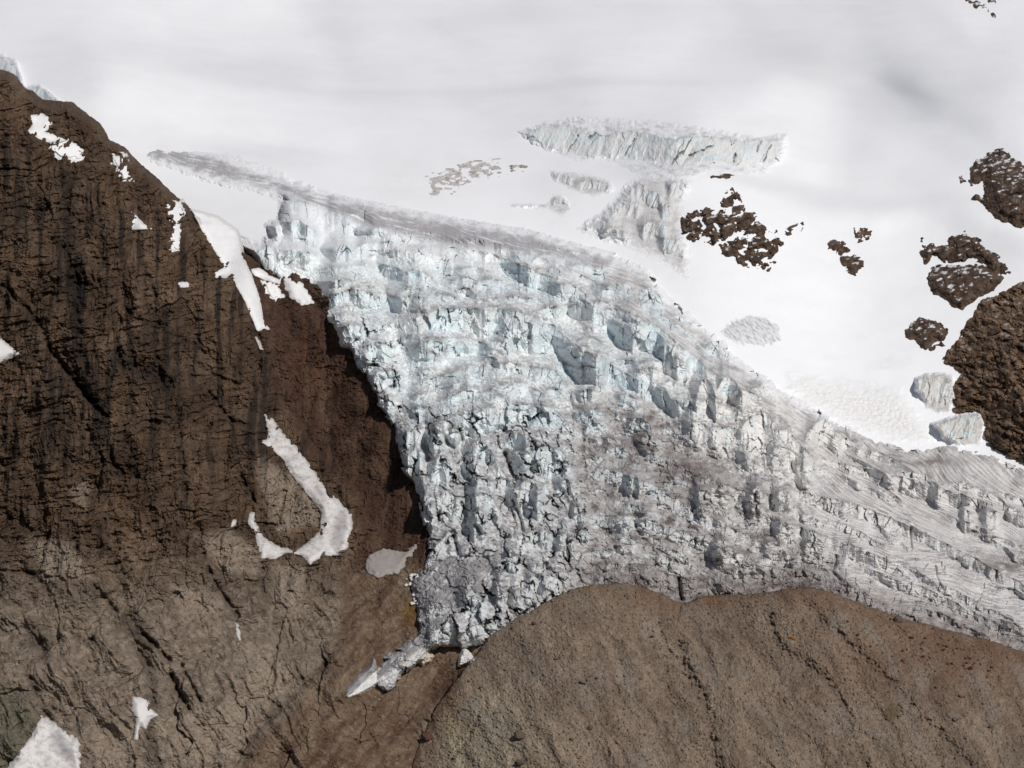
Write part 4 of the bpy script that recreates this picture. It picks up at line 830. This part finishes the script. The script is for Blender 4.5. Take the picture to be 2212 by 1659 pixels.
ice_lay('hanging_glacier', P2R([(1118, 283), (1180, 262), (1260, 250), (1350, 256), (1450, 262), (1560, 282), (1640, 296), (1705, 285), (1698, 330), (1688, 352), (1655, 378), (1600, 380), (1530, 374), (1500, 388), (1450, 398), (1400, 388), (1350, 364), (1310, 346), (1250, 350), (1200, 332), (1150, 312)]),
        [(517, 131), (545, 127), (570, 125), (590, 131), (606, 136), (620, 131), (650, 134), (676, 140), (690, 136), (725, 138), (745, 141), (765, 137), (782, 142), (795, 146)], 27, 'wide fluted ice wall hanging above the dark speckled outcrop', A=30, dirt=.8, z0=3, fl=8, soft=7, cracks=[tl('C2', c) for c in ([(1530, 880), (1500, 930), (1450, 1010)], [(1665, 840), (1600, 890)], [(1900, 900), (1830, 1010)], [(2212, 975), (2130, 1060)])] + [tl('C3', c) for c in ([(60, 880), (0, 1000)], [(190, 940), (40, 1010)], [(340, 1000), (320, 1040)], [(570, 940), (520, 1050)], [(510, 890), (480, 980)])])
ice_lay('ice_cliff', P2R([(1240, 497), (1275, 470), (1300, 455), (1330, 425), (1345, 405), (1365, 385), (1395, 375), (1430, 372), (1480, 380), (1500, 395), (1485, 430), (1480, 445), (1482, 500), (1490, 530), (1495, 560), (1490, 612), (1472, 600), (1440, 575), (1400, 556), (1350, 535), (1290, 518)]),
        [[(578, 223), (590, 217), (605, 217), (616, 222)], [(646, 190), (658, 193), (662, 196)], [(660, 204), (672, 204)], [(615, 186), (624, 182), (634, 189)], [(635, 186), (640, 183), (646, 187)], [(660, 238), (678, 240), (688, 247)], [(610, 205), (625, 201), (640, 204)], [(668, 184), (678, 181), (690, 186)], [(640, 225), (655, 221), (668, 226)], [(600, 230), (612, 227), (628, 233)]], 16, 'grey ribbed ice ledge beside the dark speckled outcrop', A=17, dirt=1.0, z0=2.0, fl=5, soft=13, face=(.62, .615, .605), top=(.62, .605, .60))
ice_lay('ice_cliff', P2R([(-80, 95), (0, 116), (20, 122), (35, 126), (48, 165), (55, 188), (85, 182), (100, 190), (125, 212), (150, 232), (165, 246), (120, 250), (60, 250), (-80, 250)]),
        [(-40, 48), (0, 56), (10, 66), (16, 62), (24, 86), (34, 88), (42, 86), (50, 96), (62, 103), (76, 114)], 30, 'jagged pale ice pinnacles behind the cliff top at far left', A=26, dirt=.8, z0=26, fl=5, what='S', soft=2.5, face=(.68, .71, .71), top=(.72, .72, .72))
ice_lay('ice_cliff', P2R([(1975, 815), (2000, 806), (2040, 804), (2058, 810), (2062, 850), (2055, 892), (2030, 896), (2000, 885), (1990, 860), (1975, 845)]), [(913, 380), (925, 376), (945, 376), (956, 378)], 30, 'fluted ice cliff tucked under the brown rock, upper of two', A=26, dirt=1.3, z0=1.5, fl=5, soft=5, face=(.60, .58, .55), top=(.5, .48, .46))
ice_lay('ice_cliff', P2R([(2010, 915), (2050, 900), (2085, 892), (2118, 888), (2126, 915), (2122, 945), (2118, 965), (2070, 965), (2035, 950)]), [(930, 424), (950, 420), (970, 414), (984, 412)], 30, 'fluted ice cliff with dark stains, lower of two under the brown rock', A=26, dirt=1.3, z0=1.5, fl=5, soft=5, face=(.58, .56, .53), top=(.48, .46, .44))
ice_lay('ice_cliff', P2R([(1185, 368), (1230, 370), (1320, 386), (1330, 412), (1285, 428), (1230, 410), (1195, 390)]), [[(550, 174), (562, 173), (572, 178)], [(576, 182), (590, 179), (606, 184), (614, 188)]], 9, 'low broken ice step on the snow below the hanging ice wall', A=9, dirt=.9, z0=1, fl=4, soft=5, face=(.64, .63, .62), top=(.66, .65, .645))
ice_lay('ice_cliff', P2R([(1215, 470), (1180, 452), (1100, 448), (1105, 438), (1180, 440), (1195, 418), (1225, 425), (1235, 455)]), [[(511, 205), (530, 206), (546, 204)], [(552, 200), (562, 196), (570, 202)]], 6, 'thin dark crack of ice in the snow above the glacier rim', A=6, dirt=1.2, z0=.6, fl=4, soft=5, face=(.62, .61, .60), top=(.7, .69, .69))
lay('ice_bulge', P2R([(1555, 710), (1580, 690), (1620, 678), (1660, 682), (1690, 710), (1688, 740), (1650, 752), (1600, 748), (1565, 735)]), 'S', lambda X, Y, s: 5 * sst(-1, 14, s) + 1.5 * fbm((X - Y) / 4, (X + Y) / 9, 3, 371) - .5,
    lambda X, Y, s, n: mix(mix(np.broadcast_to(rgb(.72, .72, .73), n.shape), rgb(.45, .43, .43), sst(-.2, .5, fbm((X - Y) / 3, (X + Y) / 9, 4, 372))), rgb(.84, .845, .855), sst(5, -1, s) * .7), MICE, 'oval crazed patch of grey ice bulging from the snow slope', 'ice bulge', step=.6, nz=1.5, smooth=True)
lay('avalanche_snow', P2R([(1690, 800), (1750, 800), (1840, 820), (1950, 830), (1985, 880), (2010, 920), (2030, 940), (2024, 966), (1985, 972), (1930, 965), (1850, 940), (1760, 896), (1690, 850)]), 'SG', lambda X, Y, s: 3.5 * sst(-1, 14, s + 6 * fbm(X / 14, Y / 8, 3, 383)) + 2.4 * fbm(X / 5, Y / 3, 4, 381, .65) * sst(0, 22, s) - .3,
    lambda X, Y, s, n: mix(rgb(.855, .858, .865) + np.zeros(n.shape, F), mix(np.broadcast_to(rgb(.80, .79, .77), n.shape), rgb(.64, .61, .57), sst(.1, .5, fbm(X / 5, Y / 3, 3, 382)) * .6), sst(0, 20, s + 8 * fbm(X / 12, Y / 8, 3, 384))), MSNOW, 'lumpy tongue of avalanche snow spreading onto the ice sheet', 'avalanche snow', step=.7, nz=2.0, smooth=False)['kind'] = 'thing'

# ---- loose ice at the snout
def block(poly, label, th, crest=None, dirty=.2, tone=(.72, .71, .68), nm='ice_block', group='ice blocks around the glacier snout', lean=0.5, split=None):
    p = np.array(poly); cx, cy = p.mean(0); r = max(np.ptp(p[:, 0]), np.ptp(p[:, 1]))
    def bump(X, Y, s):
        fh, fe, _, ff = facets((X - cx) / (r * .45) + 3.3, (Y - cy) / (r * .4) + 7.7, int(cx) % 50 + 401)
        return th * sst(-.6, min(3.2, r * .18), s) - lean * (Y - cy) * .7 + fh * th * .14 + 1.3 * fbm(X / 3.5, Y / 3, 4, 402, .6)
    def colf(X, Y, s, n):
        c = np.broadcast_to(rgb(*tone), n.shape).copy()
        d = np.clip(dirty * sst(.25, .75, n[..., 2]) * 2 + dirty * sst(0, .5, fbm(X / 3, Y / 3, 3, 403)), 0, .9)
        if split: d = np.maximum(d, .9 * sst(.8, -.8, (Y - cy) + split[0] * (X - cx) - split[1] + 1.5 * fbm(X / 5, Y / 5, 3, 404)))
        return mix(c, mix(np.broadcast_to(rgb(.27, .262, .265), n.shape), rgb(.14, .13, .13), sst(-.3, .4, fbm((X + Y) / 3, (X - Y) / 14, 3, 405))), d)
    return lay(nm, poly, 'CM', bump, colf, MICE, label, 'ice block', group, step=.45, nz=1.0, soft=True, drop=12, keep=-1.5)
block(P2R([(742, 1508), (743, 1496), (768, 1465), (795, 1440), (808, 1424), (814, 1440), (822, 1475), (800, 1490), (772, 1505), (752, 1512)]), 'long grey tip of ice broken off the end of the snout', 9, dirty=.15, split=(.91, 1.0))
block(P2R([(998, 1402), (1006, 1400), (1020, 1415), (1027, 1425), (1012, 1436), (995, 1442), (988, 1440), (990, 1418)]), 'pale wedge-shaped ice block standing alone right of the snout', 9, dirty=.08, tone=(.74, .72, .69))
block(P2R([(880, 1412), (896, 1398), (905, 1405), (902, 1432), (890, 1450), (876, 1448)]), 'cream ice slab leaning on the snout, left of a pair', 9, dirty=.1, tone=(.72, .68, .60))
block(P2R([(905, 1408), (925, 1402), (940, 1418), (930, 1432), (912, 1442), (904, 1432)]), 'tan stained ice slab leaning on the snout, right of a pair', 8, dirty=.15, tone=(.60, .50, .38))
ice_root = None
for i in range(26):
    a = random.random()
    x = 890 + random.gauss(8, 9); y = 1238 + a * 68
    s = random.uniform(2.2, 6.5)
    pl = [(x + s * math.cos(t) * random.uniform(.8, 1.15), y + s * .8 * math.sin(t) * random.uniform(.8, 1.15)) for t in np.linspace(0, 6.283, 8)[:-1]]
    block(P2R(pl), 'small loose white ice chunk at the left side of the snout', 3.0, dirty=.12, group='loose ice chunks beside the snout')

# ------------------------------------------------------------------ boulders
def boulder_mesh(seed, sub=2):
    import bmesh
    bm = bmesh.new(); bmesh.ops.create_icosphere(bm, subdivisions=sub, radius=1)
    r = random.Random(seed)
    planes = []
    for _ in range(9):
        v = np.array([r.gauss(0, 1), r.gauss(0, 1), r.gauss(0, 1)]); v /= np.linalg.norm(v); planes.append((v, r.uniform(.55, .95)))
    for v in bm.verts:
        c = np.array(v.co); f = 1.0
        for pn, d in planes:
            k = c @ pn
            if k > d: f = min(f, d / k)
        v.co = (c * f * (1 + r.uniform(-.05, .05))) * np.array([1.0, .9, .8])
    me = bpy.data.meshes.new('boulder'); bm.to_mesh(me); bm.free()
    return me
def bmat(name, a):
    m = material(name, .95, .35, 1.2, .8, .3, .1)
    nt = m.node_tree
    at = [x for x in nt.nodes if x.type == 'ATTRIBUTE'][0]
    rgbn = nt.nodes.new('ShaderNodeRGB'); rgbn.outputs[0].default_value = (*a, 1)
    for l in list(at.outputs['Color'].links):
        s_ = l.to_socket; nt.links.remove(l); nt.links.new(rgbn.outputs[0], s_)
    nt.nodes.remove(at)
    return m
mats = [bmat('boulder_brown', (.105, .078, .060)), bmat('boulder_grey', (.13, .11, .095)), bmat('boulder_red', (.085, .045, .032)), bmat('boulder_orange', (.26, .11, .025)), bmat('boulder_pale', (.26, .22, .175))]
var = []
for mi in range(5):
    vs_ = []
    for k in range(4):
        me = boulder_mesh(900 + mi * 10 + k); me.materials.append(mats[mi]); vs_.append(me)
    var.append(vs_)
def put_boulder(x, y, r, mi, label, group, where='M', k=None):
    D = float(base_at(np.array([[x]], F), np.array([[y]], F), where)[0, 0])
    R = 1.35 * r * K * D
    me = var[mi][random.randrange(4)]
    o = bpy.data.objects.new('boulder', me); C.objects.link(o)
    p = world(np.array(x), np.array(y), np.array(D))
    o.location = (float(p[0]), float(p[1]) - R * .25, float(p[2]) + R * .15)
    o.scale = (R * random.uniform(.85, 1.25), R, R * random.uniform(.75, 1.05)); o.rotation_euler = (random.uniform(-.5, .5), random.uniform(-.5, .5), random.uniform(0, 6.28))
    return tag(o, label, 'boulder', group)
def B(t, x, y, r, mi, label): 
    (px, py), = tl(t, [(x, y)]); put_boulder(px, py, r, mi, label, 'boulders scattered over the moraine hill')
B('C8', 1155, 1450, 5.2, 0, 'largest brown boulder on the pale lower slope of the hill')
B('C8', 1560, 1105, 3.0, 1, 'rounded grey boulder half way up the tan hill')
B('C8', 1655, 1075, 2.2, 1, 'grey boulder just right of the rounded grey one')
B('C8', 1150, 1630, 4.6, 0, 'brown boulder cut by the bottom edge below the largest one')
B('C8', 555, 1460, 6.0, 2, 'broad reddish boulder beside the red gully at the bottom')
B('C8', 1390, 955, 2.6, 1, 'flat grey boulder on the upper left of the hill')
B('C8', 1245, 725, 2.0, 2, 'dark red boulder near the ice on the left crest')
B('C8', 1610, 1400, 2.6, 0, 'brown boulder with a dark underside on the lower hill')
B('C9', 710, 820, 2.2, 3, 'bright orange boulder high on the hill')
B('C9', 680, 870, 1.8, 1, 'grey boulder just below the bright orange one')
B('C9', 1860, 1015, 2.6, 2, 'dark reddish boulder alone on the right slope')
B('C9', 1480, 815, 2.0, 2, 'red-brown boulder on the crest above the cluster')
B('C9', 1800, 1195, 2.0, 0, 'dark boulder low on the right slope')
B('C9', 1640, 1135, 1.9, 0, 'dark boulder left of the gully bend on the right slope')
B('C9', 1200, 605, 3.4, 2, 'dark brown boulder wedged between hill crest and ice')
B('C9', 1395, 700, 4.2, 0, 'long brown boulder at the hill crest against the ice')
B('T7', 885, 1395, 2.2, 1, 'grey-brown boulder below the middle of the crest')
B('C8', 1490, 1475, 2.2, 0, 'brown boulder right of the largest boulder')
GRP = 'small boulders strewn on the moraine hill'
for i in range(58):
    px, py = tl('C9', [(random.gauss(1600, 260), 0)])[0]
    py = 640 + random.gauss(10, 10) + (px - 930) * .22
    put_boulder(px, py, random.uniform(.7, 1.6), 2, 'small dark red boulder strewn over the right shoulder of the hill', 'red boulders on the right shoulder')
paths = [[(683, 640), (700, 690), (712, 720), (716, 765)], [(770, 625), (785, 650), (820, 672), (842, 705), (855, 740), (865, 768)], [(820, 620), (855, 650), (900, 695), (950, 740), (975, 768)], [(660, 615), (665, 640), (675, 665)]]
for pth in paths:
    for i in range(20):
        t = random.random() * (len(pth) - 1); k = int(t); f = t - k
        x = pth[k][0] + (pth[k + 1][0] - pth[k][0]) * f + random.gauss(0, 4); y = pth[k][1] + (pth[k + 1][1] - pth[k][1]) * f + random.gauss(0, 3)
        put_boulder(x, y, random.uniform(.6, 1.5), random.choice([0, 1, 1, 4]), 'small grey-brown boulder lodged along a gully of the hill', 'small boulders along the gullies')
i = 0
while i < 108:
    x = random.uniform(440, 1040); y = random.uniform(605, 775)
    if sdf_raw(mor_poly, np.array([[x]]), np.array([[y]]))[0, 0] < 6: continue
    if x > 600 and random.random() < .35: continue
    i += 1
    put_boulder(x, y, .55 + random.expovariate(2.2), random.choice([0, 0, 0, 1, 1]), 'small brown boulder on the open tan slope of the hill', GRP)
for i in range(26):
    x = random.uniform(395, 440); y = 612 + random.random() * 90
    put_boulder(x - (y - 612) * .35, y, random.uniform(.5, 1.2), random.choice([4, 4, 0]), 'small pale stone in the rubble beside the snout', 'small stones beside the snout', 'CM')

# ------------------------------------------------------------------ drifting cloud over the upper snow
def cloud(px, py, D, rx, ry, rd, dens, tilt=0.0, seed=0):
    import bmesh
    bm = bmesh.new(); bmesh.ops.create_icosphere(bm, subdivisions=3, radius=1)
    me = bpy.data.meshes.new('cloud'); bm.to_mesh(me); bm.free()
    o = bpy.data.objects.new('cloud', me); C.objects.link(o)
    p = world(np.array(px), np.array(py), np.array(float(D)))
    o.location = [float(q) for q in p]; o.scale = (rx * K * D, rd, ry * K * D); o.rotation_euler = (0, tilt, 0)
    m = bpy.data.materials.new('cloud_vapour'); m.use_nodes = True; nt = m.node_tree; N = nt.nodes; L = nt.links
    N.remove(N['Principled BSDF']); v = N.new('ShaderNodeVolumePrincipled'); v.inputs['Color'].default_value = (.97, .97, .98, 1)
    tc = N.new('ShaderNodeTexCoord'); ln = N.new('ShaderNodeVectorMath'); ln.operation = 'LENGTH'; L.new(tc.outputs['Object'], ln.inputs[0])
    mr = N.new('ShaderNodeMapRange'); mr.interpolation_type = 'SMOOTHSTEP'; mr.inputs['From Min'].default_value = 1.0; mr.inputs['From Max'].default_value = .1; L.new(ln.outputs['Value'], mr.inputs['Value'])
    nz = N.new('ShaderNodeTexNoise'); nz.inputs['Scale'].default_value = 1.6; nz.inputs['Detail'].default_value = 3
    mp = N.new('ShaderNodeMapping'); mp.inputs['Location'].default_value = (seed * 3.1, seed, 0); L.new(tc.outputs['Object'], mp.inputs['Vector']); L.new(mp.outputs['Vector'], nz.inputs['Vector'])
    m2 = N.new('ShaderNodeMapRange'); m2.inputs['From Min'].default_value = .35; m2.inputs['From Max'].default_value = .65; L.new(nz.outputs['Fac'], m2.inputs['Value'])
    mu = N.new('ShaderNodeMath'); mu.operation = 'MULTIPLY'; L.new(mr.outputs['Result'], mu.inputs[0]); L.new(m2.outputs['Result'], mu.inputs[1])
    mu2 = N.new('ShaderNodeMath'); mu2.operation = 'MULTIPLY'; mu2.inputs[1].default_value = dens; L.new(mu.outputs[0], mu2.inputs[0])
    L.new(mu2.outputs[0], v.inputs['Density']); L.new(v.outputs['Volume'], N['Material Output'].inputs['Volume'])
    me.materials.append(m); tag(o, 'thin grey cloud drifting over the upper snowfield', 'cloud', 'drifting clouds', 'stuff')
cloud(240, 60, 3150, 230, 52, 110, .0028, .12, 1)
cloud(520, 8, 3500, 420, 42, 130, .0020, -.03, 2)
cloud(860, 75, 3000, 260, 50, 90, .0030, .22, 3)

# ------------------------------------------------------------------ light, sky, camera
Ld = np.array([0.46, -0.62, 0.635]); Ld /= np.linalg.norm(Ld)
sun = bpy.data.lights.new('sun', 'SUN'); sun.energy = 3.15; sun.angle = math.radians(.5); sun.color = (1, .965, .92)
so = bpy.data.objects.new('sun', sun); C.objects.link(so); so.location = (900, -800, 1400)
from mathutils import Vector
so.rotation_euler = Vector(Ld).to_track_quat('Z', 'Y').to_euler()
w = bpy.data.worlds.new('World'); bpy.context.scene.world = w; w.use_nodes = True
nt = w.node_tree; sk = nt.nodes.new('ShaderNodeTexSky'); sk.sky_type = 'NISHITA'; sk.sun_disc = False
sk.sun_elevation = math.asin(Ld[2]); sk.sun_rotation = math.atan2(Ld[0], Ld[1]); sk.altitude = 3000; sk.dust_density = 6.0; sk.ozone_density = 0.3; sk.air_density = 0.8
bg = nt.nodes['Background']; bg.inputs['Strength'].default_value = 0.06
nt.links.new(sk.outputs['Color'], bg.inputs['Color'])
cam = bpy.data.cameras.new('camera'); cam.sensor_fit = 'HORIZONTAL'; cam.angle = math.radians(22.0); cam.clip_start = 10; cam.clip_end = 30000
co = bpy.data.objects.new('camera', cam); C.objects.link(co); co.rotation_euler = (math.radians(90), 0, 0)
sc = bpy.context.scene; sc.camera = co
sc.view_settings.view_transform = 'Standard'; sc.view_settings.look = 'None'; sc.view_settings.exposure = 0; sc.view_settings.gamma = 1
sc.cycles.max_bounces = 4; sc.cycles.diffuse_bounces = 3
